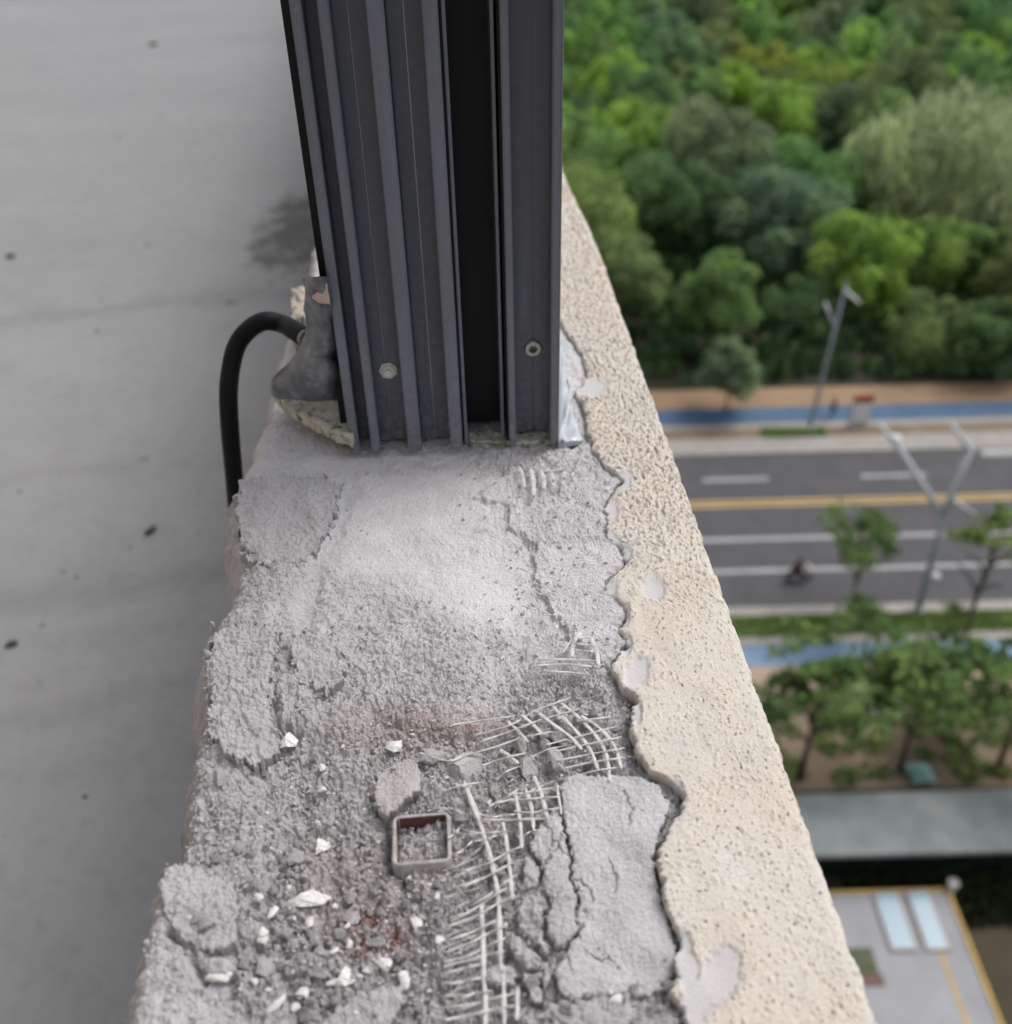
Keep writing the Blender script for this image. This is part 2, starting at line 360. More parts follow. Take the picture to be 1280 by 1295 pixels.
VAL = [([(330, 850), (345, 880), (350, 912), (374, 935)], .006, 6), ([(444, 610), (428, 660), (412, 705), (388, 760), (390, 800)], .0026, 13), ([(212, 1178), (238, 1198), (250, 1232), (262, 1240)], .005, 5),
       ([(300, 645), (345, 632), (372, 628)], .0025, 4), ([(400, 690), (396, 740), (388, 790)], .002, 9), ([(305, 700), (322, 740), (318, 800)], .002, 10), ([(470, 905), (500, 915), (540, 930), (590, 932)], .004, 9),
       ([(520, 583), (545, 588), (560, 586)], .002, 3), ([(340, 870), (352, 850), (366, 838)], .003, 5), ([(258, 1010), (275, 1050), (262, 1090), (225, 1098)], .003, 6), ([(330, 1095), (300, 1115), (285, 1150), (300, 1200), (290, 1260)], .004, 6),
       ([(497, 1100), (490, 1040), (500, 1096), (510, 1120)], .005, 7), ([(470, 1010), (485, 1030), (492, 1060)], .003, 5)]
STEP = [[(600, 628), (618, 636), (640, 640), (640, 668), (660, 678), (676, 692), (676, 730), (690, 766), (712, 790), (722, 812), (750, 830), (775, 850), (800, 880), (812, 800), (800, 740), (790, 690), (775, 640), (790, 600), (760, 560), (715, 566), (690, 572), (650, 590), (628, 612)]]
UBL = [(612, 150), (655, 250), (690, 350), (704, 395), (722, 425), (738, 450), (742, 475), (728, 492), (740, 520), (742, 548), (750, 562), (764, 586), (790, 604), (772, 622), (766, 650), (770, 680), (786, 690), (792, 712), (772, 728), (764, 745), (786, 760), (794, 778), (782, 792), (794, 812), (780, 830), (772, 846), (790, 868),
       (804, 880), (802, 905), (796, 920), (806, 948), (822, 972), (846, 985), (864, 1000), (862, 1022), (848, 1038), (838, 1062), (832, 1085), (838, 1120), (850, 1160), (862, 1192), (852, 1210), (858, 1232), (848, 1252), (866, 1275), (872, 1300), (880, 1345)]
ULL = [(470, 150), (400, 300), (388, 345), (372, 400), (352, 440), (344, 480), (332, 530), (318, 575), (300, 596), (292, 625), (288, 650), (298, 690), (300, 720), (296, 748), (276, 772), (258, 800), (248, 838), (254, 880), (256, 905), (248, 935), (240, 960), (236, 1010), (232, 1045), (224, 1082),
       (206, 1096), (195, 1112), (190, 1150), (178, 1180), (170, 1215), (163, 1260), (158, 1295), (152, 1345)]
def lerp(tab, v):
    return np.interp(v, [t[1] for t in tab], [t[0] for t in tab])
def uB(v): return lerp(UBL, v) + 4.5*perlin(v/13., v*0+3.3, 3) + 3.4*perlin(v/4.6, v*0+1.3, 4) + 2.0*perlin(v/2.1, v*0+5.3, 6)
def uLf(v): return lerp(ULL, v) + 5*perlin(v/17., v*0+7.3, 5) + 3*perlin(v/6., v*0+2.3, 6) + 2.5*perlin(v/2.4, v*0+4.3, 8)
def uR(v):
    a = ray(np.full_like(v, 640.), v); b = ray(np.full_like(v, 641.), v)      # solve x == XE on z = 0
    # x = dx * CH/-dz ; linear in u
    A0 = a[:, 0]*CH + XE*a[:, 2]; A1 = b[:, 0]*CH + XE*b[:, 2]
    return 640 - A0/(A1-A0)
def detail(u, v, x, y, ledge=None):
    rg = np.clip(cps(u, v, RG, 30.), .1, 1.4)
    d = .0016*fbm(x, y, .030, 3, 1)*np.clip(rg*1.5, .4, 1.6)
    d += rg*(.0017*fbm(x, y, .0085, 3, 20) + .0009*fbm(x, y, .003, 2, 30))
    rid = 1-np.abs(fbm(x, y, .014, 3, 50)); d -= .0026*np.clip(rid-.86, 0, 1)*7*np.clip(rg-.3, 0, 1)
    wd, wr = worley(x, y, .0042, 3); wd2, wr2 = worley(x, y, .0023, 8)
    g = np.clip(rg-.45, 0, 1)
    d += g*.0026*np.clip(.55-wd, 0, 1)*2*(wr > .45)*(.4+wr) + g*.0017*np.clip(.5-wd2, 0, 1)*2*(wr2 > .4)
    d += (.0002+.0005*rg)*fbm(x, y, .0014, 2, 77)
    nn = fbm(x, y, .026, 4, 200)*2.4; fr = nn-np.floor(nn); d += .0019*(np.floor(nn)+sstep(.82, 1., fr)+.15*fr)*np.clip(rg-.42, 0, .8)
    for pts, dep, wdt in VAL:
        q = dseg(u+5*perlin(u/14, v/14, 8), v+5*perlin(u/14, v/14, 9), pts); d -= dep*np.exp(-(q/wdt)**2)
    # layered skim beside the smooth bed: a raised broken edge
    sdd = sdist(u+7*perlin(u/12, v/12, 12)+4*perlin(u/4, v/4, 14), v+5*perlin(u/12, v/12, 13), STEP[0])
    d += .0026*sstep(-1.5, 2.5, sdd) - .0012*np.exp(-((sdd+4)/4.)**2)*np.clip(.5+perlin(u/16, v/16, 19)*1.6, 0, 1.5)
    return d, rg
def masks(u, v, rg):
    rgh = np.clip(.12+rg*1.05, .2, 1.)
    wob = 1+.5*perlin(u/18, v/18, 61)
    red = np.exp(-((u-472)**2/1300+(v-1180)**2/800)*wob)*1.7 + .4*np.exp(-((u-600)**2/1600+(v-918)**2/120)*wob) + .35*np.exp(-((u-540)**2/900+(v-1105)**2/300)) + .3*np.exp(-((u-530)**2/3000+(v-920)**2/300))
    warm = .7*np.exp(-((u-510)**2/9000+(v-925)**2/1400)) + .5*np.exp(-((u-450)**2/12000+(v-1120)**2/9000)) + .25*np.exp(-((u-620)**2/3000+(v-1020)**2/5000))
    dust = np.clip(.25*np.exp(-((u-590)**2/6000+(v-740)**2/3500)) + .3*np.exp(-((u-470)**2/1500+(v-620)**2/3000)) + .35*np.exp(-((u-780)**2/900+(v-650)**2/1200)) + .25*np.clip(perlin(u/60, v/60, 71), 0, 1), 0, .75)
    return {'rgh': rgh, 'red': np.clip(red, 0, 1), 'warm': np.clip(warm*wob, 0, .75), 'dust': dust}

wall = tag(empty('parapet_wall', (0, .6, -1)), 'broken grey and beige balcony parapet with its plaster knocked off, running under the window post', 'wall')
WO = np.array([0, .6, -1.])
def fin_mesh(name, V, Fq, mat, par, attrs=None, smooth=True):
    V = np.asarray(V, float).reshape(-1, 3) - WO
    return link(name, npmesh(name, V, Fq, smooth, attrs), mat, par)
# --- masonry core
NRow = 840; NC = 520; vv = np.linspace(152, 1345, NRow); ul = uLf(vv); ub = lerp(UBL, vv)+14
ub = np.minimum(ub, uR(vv)-6)
tt = np.linspace(0, 1, NC); U_ = ul[:, None]+(ub-ul)[:, None]*tt; V_ = np.repeat(vv[:, None], NC, 1)
Zb = zlow(U_, V_); Q = P(U_, V_, Zb); dd, rg = detail(U_, V_, Q[..., 0], Q[..., 1])
e = np.minimum(U_-ul[:, None], 60.)                     # rounding towards the broken inner edge
dd -= .007*np.exp(-e/7.) + .004*np.exp(-e/22.)
eb = np.clip(uB(vv)[:, None]-U_, -20, 60)               # lower joint along the beige coat
dd -= .0028*np.exp(-(np.clip(eb, 0, 99)/6.)**2)*(.4+.9*np.clip(perlin(V_/28, U_*0, 91)+.5, 0, 1.3)); dd = np.where(eb < 0, dd-.004, dd)
Q[..., 2] += dd
msk = masks(U_, V_, rg)
# skirt columns going down the broken inner face
SK = [(-.002, -.006), (-.005, -.014), (-.008, -.026), (-.010, -.042), (-.011, -.065), (-.011, -.10), (-.010, -.16), (-.010, -.3), (-.010, -.88)]
cols = []
for k, (dx, dz) in enumerate(SK[::-1]):
    p = Q[:, 0].copy(); z = p[:, 2]+dz
    n = .0035*fbm(p[:, 1]*1., z*1.4, .02, 5, 33, .65)*(1 if k else 0); p[:, 0] += dx+n; p[:, 2] = z if k else -.9; cols.append(p)
Sk = np.stack(cols, 1); Vall = np.concatenate([Sk, Q], 1)
nk = len(SK); at = {n: np.concatenate([np.repeat(a[:, :1], nk, 1), a], 1) for n, a in msk.items()}
fin_mesh('masonry_core', Vall, gridfaces(NRow, NC+nk, True), M_core, wall, at, False)
# --- beige granular coat
NR2 = 840; NC2 = 250; vv2 = np.linspace(152, 1345, NR2); a0 = uB(vv2); a1 = uR(vv2); t2 = np.linspace(0, 1, NC2)
U2 = a0[:, None]+(a1-a0)[:, None]*t2; V2 = np.repeat(vv2[:, None], NC2, 1); Q2 = P(U2, V2, 0.); x, y = Q2[..., 0], Q2[..., 1]
CHIPS = [(828, 741, 15, 16, 0), (806, 848, 17, 21, .3), (912, 1232, 27, 42, .35), (884, 1262, 24, 34, .3), (748, 488, 20, 12, 0), (782, 609, 20, 13, -.4), (852, 1008, 15, 24, 0), (788, 775, 9, 18, 0), (790, 700, 9, 14, 0), (870, 1225, 18, 24, 0), (792, 812, 8, 16, 0), (770, 742, 12, 14, 0), (774, 645, 9, 16, 0), (806, 900, 7, 16, 0), (776, 682, 12, 8, .5), (866, 1195, 10, 22, 0)]
chip = np.zeros(U2.shape); cdep = np.zeros(U2.shape)
for cu, cv, ra, rb, an in CHIPS:
    uu = (U2-cu)*cos(an)+(V2-cv)*sin(an); ww = -(U2-cu)*sin(an)+(V2-cv)*cos(an)
    q = np.hypot(uu/ra, ww/rb)*(1+.22*perlin(U2/9, V2/9, 15)+.1*perlin(U2/3, V2/3, 16)); k = sstep(1.22, .72, q); chip = np.maximum(chip, k); cdep = np.minimum(cdep, -.0016*k*(1-.5*q*q)-.0004*k)
wd, wr = worley(x, y, .0050, 41); wd2, wr2 = worley(x, y, .0030, 43)
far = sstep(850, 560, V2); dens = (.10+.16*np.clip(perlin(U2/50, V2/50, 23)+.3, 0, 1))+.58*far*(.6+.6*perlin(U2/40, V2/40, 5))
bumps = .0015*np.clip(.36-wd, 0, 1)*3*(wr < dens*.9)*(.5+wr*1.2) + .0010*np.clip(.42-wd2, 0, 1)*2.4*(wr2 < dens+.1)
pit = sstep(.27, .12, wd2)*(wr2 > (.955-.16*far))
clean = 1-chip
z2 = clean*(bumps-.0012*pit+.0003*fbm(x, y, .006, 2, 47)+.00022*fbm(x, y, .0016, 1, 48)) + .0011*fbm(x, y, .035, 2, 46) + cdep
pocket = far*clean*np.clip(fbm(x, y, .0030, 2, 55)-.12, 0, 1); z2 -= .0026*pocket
el = (U2-a0[:, None]); z2 -= .0020*np.exp(-el/1.2)+.0005*np.exp(-el/7.)
er = (XE-x); z2 -= .0028*np.exp(-np.clip(er, 0, 1)/.0016)
z2 += .0012*sstep(1080, 1290, V2)*0
Q2[..., 2] += z2
hx = .0012*fbm(y[:, -1], y[:, -1]*0, .012, 4, 66)+.0008*perlin(y[:, -1]/.002, y[:, -1]*0, 3)
Q2[..., 0] += hx[:, None]*np.exp(-np.clip(er, 0, 1)/.006)
Q2[..., 0] -= .009*sstep(.95, 1.22, y)*sstep(.05, XE, x)
lft = [Q2[:, 0]+np.array([.0005, 0, -.0035])+.0012*perlin(vv2/5, vv2*0, 2)[:, None]*np.array([1, 0, 0]), Q2[:, 0]+np.array([.0025, 0, -.012])]
rgt = [Q2[:, -1]+np.array([.0012, 0, -.003]), Q2[:, -1]+np.array([.0016, 0, -.012]), Q2[:, -1]+np.array([.0016, 0, -1.0])]
A2 = np.concatenate([np.stack(lft[::-1], 1), Q2, np.stack(rgt, 1)], 1)
def pad(a): return np.concatenate([np.repeat(a[:, :1], 2, 1), a, np.repeat(a[:, -1:], 3, 1)], 1)
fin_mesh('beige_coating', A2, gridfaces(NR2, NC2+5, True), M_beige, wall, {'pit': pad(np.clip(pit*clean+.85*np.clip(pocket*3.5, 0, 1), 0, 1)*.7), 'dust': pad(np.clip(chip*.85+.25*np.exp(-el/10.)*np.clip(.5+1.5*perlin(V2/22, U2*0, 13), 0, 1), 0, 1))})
# --- the rest of the wall, beyond and before the frame
yb = float(A2[0, :, 1].min()); ya = float(Q[-1, :, 1].max())
MB().box(-.15, XE-.001, A2[0, :, 1].mean()-.02-0, 7.5, -.9, -.004, lambda p: Vector(p)-Vector(WO)).build('far_wall_run', M_beige, wall)
MB().box(-.15, XE-.001, -1.2, float(Q[-1, :, 1].min())+.002, -.9, -.012, lambda p: Vector(p)-Vector(WO)).build('near_wall_run', M_core, wall)

HAIR = [[(728, 1112), (745, 1122), (752, 1140)], [(790, 1000), (800, 1024), (796, 1046)], [(740, 1200), (756, 1212), (770, 1210), (782, 1224)], [(722, 1187), (716, 1206), (724, 1230)], [(723, 1187), (712, 1200), (708, 1215)], [(700, 1060), (712, 1078), (722, 1086)], [(686, 1098), (693, 1087), (706, 1073), (709, 1053)], [(690, 1040), (700, 1060), (694, 1085)], [(768, 1085), (780, 1110), (776, 1128)]]
# --- broken plates of thin mortar along the beige edge
def plate(poly, zt, mat=M_plate, rough=.3, par=wall, tilt=(0, 0), name='mortar_plate', shrink=1.0, thick=.009, amp=1.):
    us = [p[0] for p in poly]; vs = [p[1] for p in poly]; st = 1.25
    uu = np.arange(min(us)-6, max(us)+6, st); v_ = np.arange(min(vs)-6, max(vs)+6, st); UU, VV = np.meshgrid(uu, v_)
    ju = 3.*perlin(UU/9, VV/9, 101)+2.4*perlin(UU/3.2, VV/3.2, 103); jv = 3.*perlin(UU/9, VV/9, 102)+2.4*perlin(UU/3.2, VV/3.2, 104)
    s_ = sdist(UU+ju*amp, VV+jv*amp, poly); ok = s_ > shrink
    cu, cv = np.mean(us), np.mean(vs); zt_ = (zlow(UU, VV)*.5 + .5*zlow(np.array([cu]), np.array([cv]))) + zt*1e-3 + 1e-5*(tilt[0]*(UU-cu)+tilt[1]*(VV-cv))
    QQ = P(UU, VV, zt_); xx, yy = QQ[..., 0], QQ[..., 1]
    dz = rough*(.0013*fbm(xx, yy, .010, 3, 120)+.0010*fbm(xx, yy, .003, 2, 121))+.00035*fbm(xx, yy, .0014, 2, 122)
    for hc in HAIR: dz -= .0016*np.exp(-(dseg(UU+ju, VV+jv, hc)/1.1)**2)+.0003*fbm(xx, yy, .03, 2, 124)
    dz -= .0020*np.exp(-np.clip(s_-shrink, 0, 50)/1.2)+.0006*np.exp(-np.clip(s_-shrink, 0, 50)/7.)
    QQ[..., 2] += dz
    nr, nc = UU.shape; q = gridfaces(nr, nc, True); okf = ok.ravel()[q].all(1); q = q[okf]
    ed = np.concatenate([q[:, [0, 1]], q[:, [1, 2]], q[:, [2, 3]], q[:, [3, 0]]]); key = ed.min(1).astype(np.int64)*10**7+ed.max(1)
    un, idx, cnt = np.unique(key, return_index=True, return_counts=True); be = ed[idx[cnt == 1]]
    used = np.unique(q); mp = -np.ones(nr*nc, int); mp[used] = np.arange(len(used)); pts = QQ.reshape(-1, 3)[used]
    bv = np.unique(be); mb = -np.ones(nr*nc, int); mb[bv] = len(used)+np.arange(len(bv))
    low = QQ.reshape(-1, 3)[bv]-np.array([0, 0, thick])
    allv = np.concatenate([pts, low]); sk = np.stack([mp[be[:, 1]], mp[be[:, 0]], mb[be[:, 0]], mb[be[:, 1]]], 1)
    fq = np.concatenate([mp[q], sk]); z0 = np.zeros(len(allv))
    fin = fin_mesh(name, allv, fq, mat, par, {'red': z0, 'warm': z0, 'dust': z0+.12, 'rgh': z0+min(1., .3+rough)}, False)
    return fin
K1 = [(708, 986), (709, 1022), (717, 1053), (723, 1087), (721, 1107), (733, 1137), (727, 1160), (737, 1171), (723, 1187)]
K2 = [(669, 1074), (681, 1084), (686, 1104), (686, 1121), (697, 1140), (690, 1160), (691, 1180)]
plate(K1 + [(712, 1205), (700, 1225), (706, 1252), (722, 1268), (748, 1262), (790, 1258), (822, 1262), (846, 1244), (856, 1228), (858, 1196), (846, 1160), (834, 1120), (828, 1085), (834, 1058), (844, 1036), (850, 1014), (836, 992), (812, 978), (780, 974), (752, 978), (728, 974)], 4.2, rough=.4, tilt=(0, -1.6))
plate([(706, 1012), (690, 1028), (676, 1048), (668, 1066)] + K2 + [(704, 1196), (716, 1198)] + [(p[0], p[1]) for p in K1[::-1] if p[1] > 1015], 6.0, rough=.5)
plate([(664, 1078), (659, 1100), (662, 1120), (676, 1122), (684, 1112), (683, 1095), (678, 1085)], 6., rough=1., thick=.009)
plate([(664, 1128), (684, 1124), (694, 1142), (686, 1162), (688, 1184), (700, 1200), (690, 1206), (670, 1186), (656, 1172), (652, 1150)], 5., rough=1.5, mat=M_stone)
plate([(646, 1170), (656, 1180), (672, 1196), (688, 1210), (682, 1224), (664, 1222), (650, 1208), (641, 1190)], 6.5, rough=.9)
plate([(614, 1222), (628, 1216), (652, 1216), (656, 1230), (650, 1246), (628, 1246), (612, 1240)], 6.5, rough=.9)
plate([(658, 1222), (672, 1226), (688, 1222), (690, 1236), (676, 1244), (660, 1240)], 6., rough=1.)
plate([(692, 1214), (698, 1232), (690, 1252), (684, 1240)], 6., rough=1.)
plate([(666, 1250), (680, 1240), (690, 1250), (688, 1264), (674, 1268)], 6.5, rough=1., mat=M_stone)
plate([(706, 1262), (760, 1268), (812, 1266), (846, 1262), (862, 1290), (866, 1340), (720, 1340), (690, 1300), (684, 1274)], 2.0, rough=1.5, mat=M_core, amp=2.5)
plate([(716, 1262), (760, 1256), (800, 1262), (818, 1280), (800, 1300), (760, 1345), (728, 1345), (712, 1300)], 3.6, rough=.9, amp=3)
plate([(300, 604), (360, 596), (436, 604), (424, 660), (398, 700), (372, 716), (330, 716), (304, 700), (294, 650)], 2.0, rough=1.2, mat=M_core, amp=2.5, shrink=2)
plate([(268, 790), (330, 782), (362, 800), (350, 850), (346, 900), (366, 940), (330, 966), (290, 962), (262, 930), (262, 880), (256, 830)], 2.0, rough=1.5, mat=M_core, amp=3, shrink=2)
plate([(380, 790), (430, 800), (440, 850), (420, 880), (378, 860), (362, 830)], 1.6, rough=1.3, mat=M_core, amp=2.5)
# left: big slabs of the ledge that stand a little proud
plate([(212, 1092), (250, 1092), (296, 1112), (304, 1150), (300, 1196), (268, 1206), (228, 1186), (206, 1160), (198, 1120)], 2.6, rough=1.1, mat=M_core, amp=1.6)
plate([(256, 1208), (286, 1208), (302, 1228), (290, 1236), (262, 1232), (248, 1220)], 3.4, rough=.8, mat=M_plate)
plate([(352, 1338), (440, 1262), (480, 1246), (512, 1240), (516, 1262), (500, 1290), (480, 1340)], 3., rough=1., mat=M_plate, amp=1.5)

# surface sampler
def surf(u, v, off=0.):
    u = np.atleast_1d(np.asarray(u, float)); v = np.atleast_1d(np.asarray(v, float)); zb = zlow(u, v); p = P(u, v, zb); d, _ = detail(u, v, p[..., 0], p[..., 1])
    p[..., 2] += d+off; return p

# ================================================================ rubble
def rock_mesh(name, n=16, flat=.6, elong=1.3, seed=0):
    rnd = random.Random(seed); bm = bmesh.new()
    for i in range(n):
        a = rnd.uniform(0, 2*pi); z = rnd.uniform(-1, 1); r = math.sqrt(1-z*z)*rnd.uniform(.75, 1)
        bm.verts.new((r*cos(a)*elong, r*sin(a), z*flat*rnd.uniform(.8, 1)))
    bmesh.ops.convex_hull(bm, input=bm.verts[:]); 
    bmesh.ops.delete(bm, geom=[v_ for v_ in bm.verts if not v_.link_faces], context='VERTS')
    bmesh.ops.subdivide_edges(bm, edges=bm.edges[:], cuts=1, use_grid_fill=True)
    for v_ in bm.verts: v_.co += Vector((rnd.uniform(-1, 1), rnd.uniform(-1, 1), rnd.uniform(-1, 1)))*.07
    me = bpy.data.meshes.new(name); bm.to_mesh(me); bm.free(); return me
ROCKS = [rock_mesh('stone', random.Random(i).randint(11, 18), random.Random(i).uniform(.55, .85), random.Random(i).uniform(1, 1.5), i) for i in range(9)]
for r_ in ROCKS: r_.materials.append(M_rock)
SHARDS = [rock_mesh('shard', 13, .30, 1.7+.3*i, 40+i) for i in range(4)]
for r_ in SHARDS: r_.materials.append(M_chip)
def px2m(u, v, px): 
    p = surf(u, v)[0]; return px/F*abs((p-np.array([0, 0, CH]))@fw)
def stone(u, v, w_, h_, label, ang=0., mat=None, group=None, cat='stone', me=None, lift=.25, name='mortar_stone', tilt=.25):
    if me is None: me = random.choice(ROCKS)
    o = bpy.data.objects.new(name, me); COL.objects.link(o)
    if mat:
        o.data = me = me.copy(); me.materials.clear(); me.materials.append(mat)
    bx = [max(abs(v_.co[k]) for v_ in me.vertices) for k in range(3)]
    a = px2m(u, v, w_)/2; b = px2m(u, v, h_)/2*1.15; c_ = min(a, b)*.9; lift = .5 if lift == .25 else lift
    if me in SHARDS or (mat is M_white): c_ = min(a, b)*.55; a *= 1.15; b *= 1.15
    o.scale = (a/bx[0], b/bx[1], c_/bx[2]); p = surf(u, v)[0]
    o.location = tuple(p+np.array([0, 0, c_*lift+(.0022 if me in SHARDS else .0008)])); o.rotation_euler = (random.uniform(-tilt, tilt), random.uniform(-tilt, tilt), ang)
    tag(o, label, cat, group); return o
W = M_white
named = [(385, 1138, 60, 17, 'longest pale white chip lying on the rubble left of the red stain', -.08, W), (275, 1242, 38, 15, 'white chip alone on the lower left ledge', .12, W),
         (405, 1071, 25, 18, 'clean pale chip on the fine grit left of the steel tube', .6, W), (500, 949, 20, 18, 'round pale pebble just above the tan mortar flake', .1, W),
         (523, 1168, 20, 13, 'small pale chip right of the red brick stain', -.6, W), (482, 1222, 26, 15, 'pale chip just below the red brick stain', -.3, W), (512, 1238, 12, 24, 'upright pale chip below right of the red brick stain', .3, W),
         (328, 1144, 14, 9, 'small white chip left of the longest chip', -.4, W), (348, 1156, 8, 20, 'thin white splinter under the left end of the longest chip', -.5, W), (240, 1162, 28, 7, 'thin white splinter on the left ledge above the white chip', .5, W),
         (436, 1240, 30, 20, 'whitish rounded lump at the lower middle of the rubble', .2, W), (420, 1248, 22, 8, 'thin pale shard touching the whitish lump', .3, W), (332, 1180, 14, 13, 'small white lump in the lower left rubble', .2, W), (331, 1192, 16, 10, 'white crumb under the small white lump', .2, W),
         (393, 1166, 10, 18, 'narrow pale chip below the longest chip', .1, W), (424, 1208, 13, 9, 'small pale chip above the whitish lump', .3, W), (352, 1274, 30, 9, 'tilted pale splinter near the bottom edge of the picture', .7, W), (365, 942, 24, 20, 'pale lump fallen at the foot of the left ledge', .2, W)]
for u, v, a, b, lab, an, mt in named:
    stone(u, v, a, b, lab, an, None, None, 'chip', random.choice(SHARDS) if a/b > 1.25 or b/a > 1.25 else random.choice(SHARDS), name='pale_chip')
grey = [(280, 985, 20, 22, 'blocky grey stone stuck near the inner rim of the wall', 0), (276, 1090, 22, 10, 'flat grey stone on the ledge above the big slab', -.1), (302, 1075, 18, 16, 'round grey stone at the top of the grit slope', 0), (316, 1082, 22, 10, 'pale grey flat stone beside the round grey stone', .1), (375, 1090, 22, 16, 'pair stone of grey mortar under the clean pale chip', .1),
        (544, 962, 34, 20, 'flat grey flake right of the tan mortar flake', .1), (588, 972, 54, 34, 'largest pale crumbly lump between flake and torn mesh', .35), (443, 1137, 20, 18, 'dark round stone just right of the longest chip', 0), (445, 1155, 30, 30, 'brown grey lump above the red brick stain', 0), (430, 1186, 22, 12, 'tan sliver left of the red brick stain', -.3),
        (332, 1222, 26, 30, 'large brownish stone in the lower left rubble', .3), (408, 1234, 30, 20, 'brown flat stone beside the whitish lump', -.2), (657, 1058, 14, 24, 'rounded stone caught behind the vertical mesh strands', 0), (600, 1062, 24, 22, 'pale stone right of the steel tube', .5), (658, 945, 18, 26, 'leftmost stone heaped on the upper torn mesh', .2),
        (668, 972, 22, 28, 'dark stone under the upper torn mesh', .3), (702, 968, 24, 32, 'largest stone heaped beside the dark gap in the mesh', .2), (702, 935, 26, 18, 'stone on top of the heap over the upper mesh', .7), (686, 930, 20, 20, 'second stone on top of the heap over the upper mesh', .3), (714, 944, 22, 14, 'slanted stone right of the mesh heap top', -.8), (690, 948, 14, 20, 'small stone in the middle of the mesh heap', .1),
        (641, 1010, 14, 14, 'small round stone at the bend of the mesh', 0), (625, 1000, 14, 16, 'small stone left of the mesh bend', .2), (582, 1036, 18, 16, 'dark stone touching the right wall of the tube', 0), (674, 1248, 20, 20, 'pale round stone between cracked plates near the bottom', 0), (636, 1145, 16, 16, 'stone caught at the bottom of the middle mesh strands', 0), (778, 922, 16, 10, 'chip at the beige edge beside the notch', .5),
        (700, 1020, 12, 14, 'stone at the end of the dark gap in the mesh', 0), (262, 1172, 24, 20, 'rough lump standing on the big left slab', .4), (246, 1165, 18, 12, 'smaller lump beside the rough lump on the big slab', .2), (306, 1214, 18, 14, 'stone at the lower right corner of the big left slab', .5), (478, 1198, 26, 12, 'flat grey stone under the red brick stain', 0)]
for u, v, a, b, lab, an in grey: stone(u, v, a, b, lab, an)
used = [(s_[0], s_[1], max(s_[2], s_[3])/2) for s_ in named+grey] + [(532, 1058, 46), (505, 993, 42)]
def scatter(n, box, size, label, group, wht=.12, poly=None):
    k = 0; tries = 0
    while k < n and tries < n*60:
        tries += 1; u = random.uniform(*box[:2]); v = random.uniform(*box[2:]); s_ = random.uniform(*size)
        if poly and not inpoly(np.array([u]), np.array([v]), poly)[0]: continue
        if any(math.hypot(u-a, v-b) < c_+s_*.45 for a, b, c_ in used): continue
        used.append((u, v, s_/2)); me = random.choice(SHARDS) if random.random() < wht else None
        stone(u, v, s_*random.uniform(.8, 1.2), s_*random.uniform(.6, 1), label, random.uniform(0, 3), None, group, 'stone', me, name='small_stone'); k += 1
scatter(62, (318, 560, 1120, 1292), (8, 17), 'small mortar stone among the coarse rubble at the bottom of the hollow', 'small stones in the coarse rubble', .2)
scatter(20, (330, 480, 960, 1110), (7, 12), 'small stone on the fine grit slope left of the steel tube', 'small stones on the grit slope', .08)
scatter(16, (545, 690, 985, 1150), (8, 15), 'small stone under or between the torn mesh strands', 'small stones around the torn mesh', .15)
scatter(14, (650, 770, 905, 975), (8, 14), 'small stone heaped on the upper torn mesh', 'small stones on the upper mesh', .1)
scatter(18, (680, 850, 1250, 1292), (9, 20), 'small stone on the broken bed below the cracked plate', 'small stones below the cracked plate', .2)
# crumbs nobody could count
base = []
for i in range(5):
    me = rock_mesh('crumb_%d' % i, 9, .8, 1.1, 80+i); bm = bmesh.new(); bm.from_mesh(me); bmesh.ops.unsubdivide(bm, verts=bm.verts[:], iterations=2); bm.free()
    base.append(me)
def hull(seed):
    rnd = random.Random(seed); bm = bmesh.new()
    for i in range(8):
        v_ = Vector((rnd.gauss(0, 1), rnd.gauss(0, 1), rnd.gauss(0, 1))).normalized(); bm.verts.new(v_*rnd.uniform(.8, 1))
    bmesh.ops.convex_hull(bm, input=bm.verts[:]); bmesh.ops.triangulate(bm, faces=bm.faces[:]); bm.verts.index_update()
    bm.verts.ensure_lookup_table(); a = np.array([v_.co[:] for v_ in bm.verts]); f_ = np.array([[v_.index for v_ in t.verts] for t in bm.faces]); bm.free(); return a, f_
for me in base: bpy.data.meshes.remove(me)
HUL = [hull(i) for i in range(6)]
def crumbs(name, N, dens, size, mat, label, seed):
    rng = np.random.default_rng(seed); u = rng.uniform(180, 860, N*6); v = rng.uniform(570, 1300, N*6)
    ok = (rng.uniform(0, 1, N*6) < dens(u, v)) & (u > uLf(v)+8) & (u < uB(v)-3); u = u[ok][:N]; v = v[ok][:N]
    p = surf(u, v); s_ = (size[0]+(size[1]-size[0])*rng.uniform(0, 1, len(u))**3); VV = []; FF = []; b = 0
    for i in range(len(u)):
        a, f_ = HUL[i % 6]; t = rng.uniform(0, 2*pi); c_, q = cos(t), sin(t); R_ = np.array([[c_, -q, 0], [q, c_, 0], [0, 0, .8]])
        VV.append((a*rng.uniform(.6, 1.2, 3))@R_*s_[i]+p[i]+np.array([0, 0, s_[i]*.35])); FF.append(f_+b); b += len(a)
    z0 = np.zeros(b); o = link(name, npmesh(name, np.concatenate(VV), np.concatenate(FF), False, {'red': z0, 'warm': z0, 'dust': z0, 'rgh': z0+1}), mat)
    tag(o, label, 'rubble', kind='stuff')
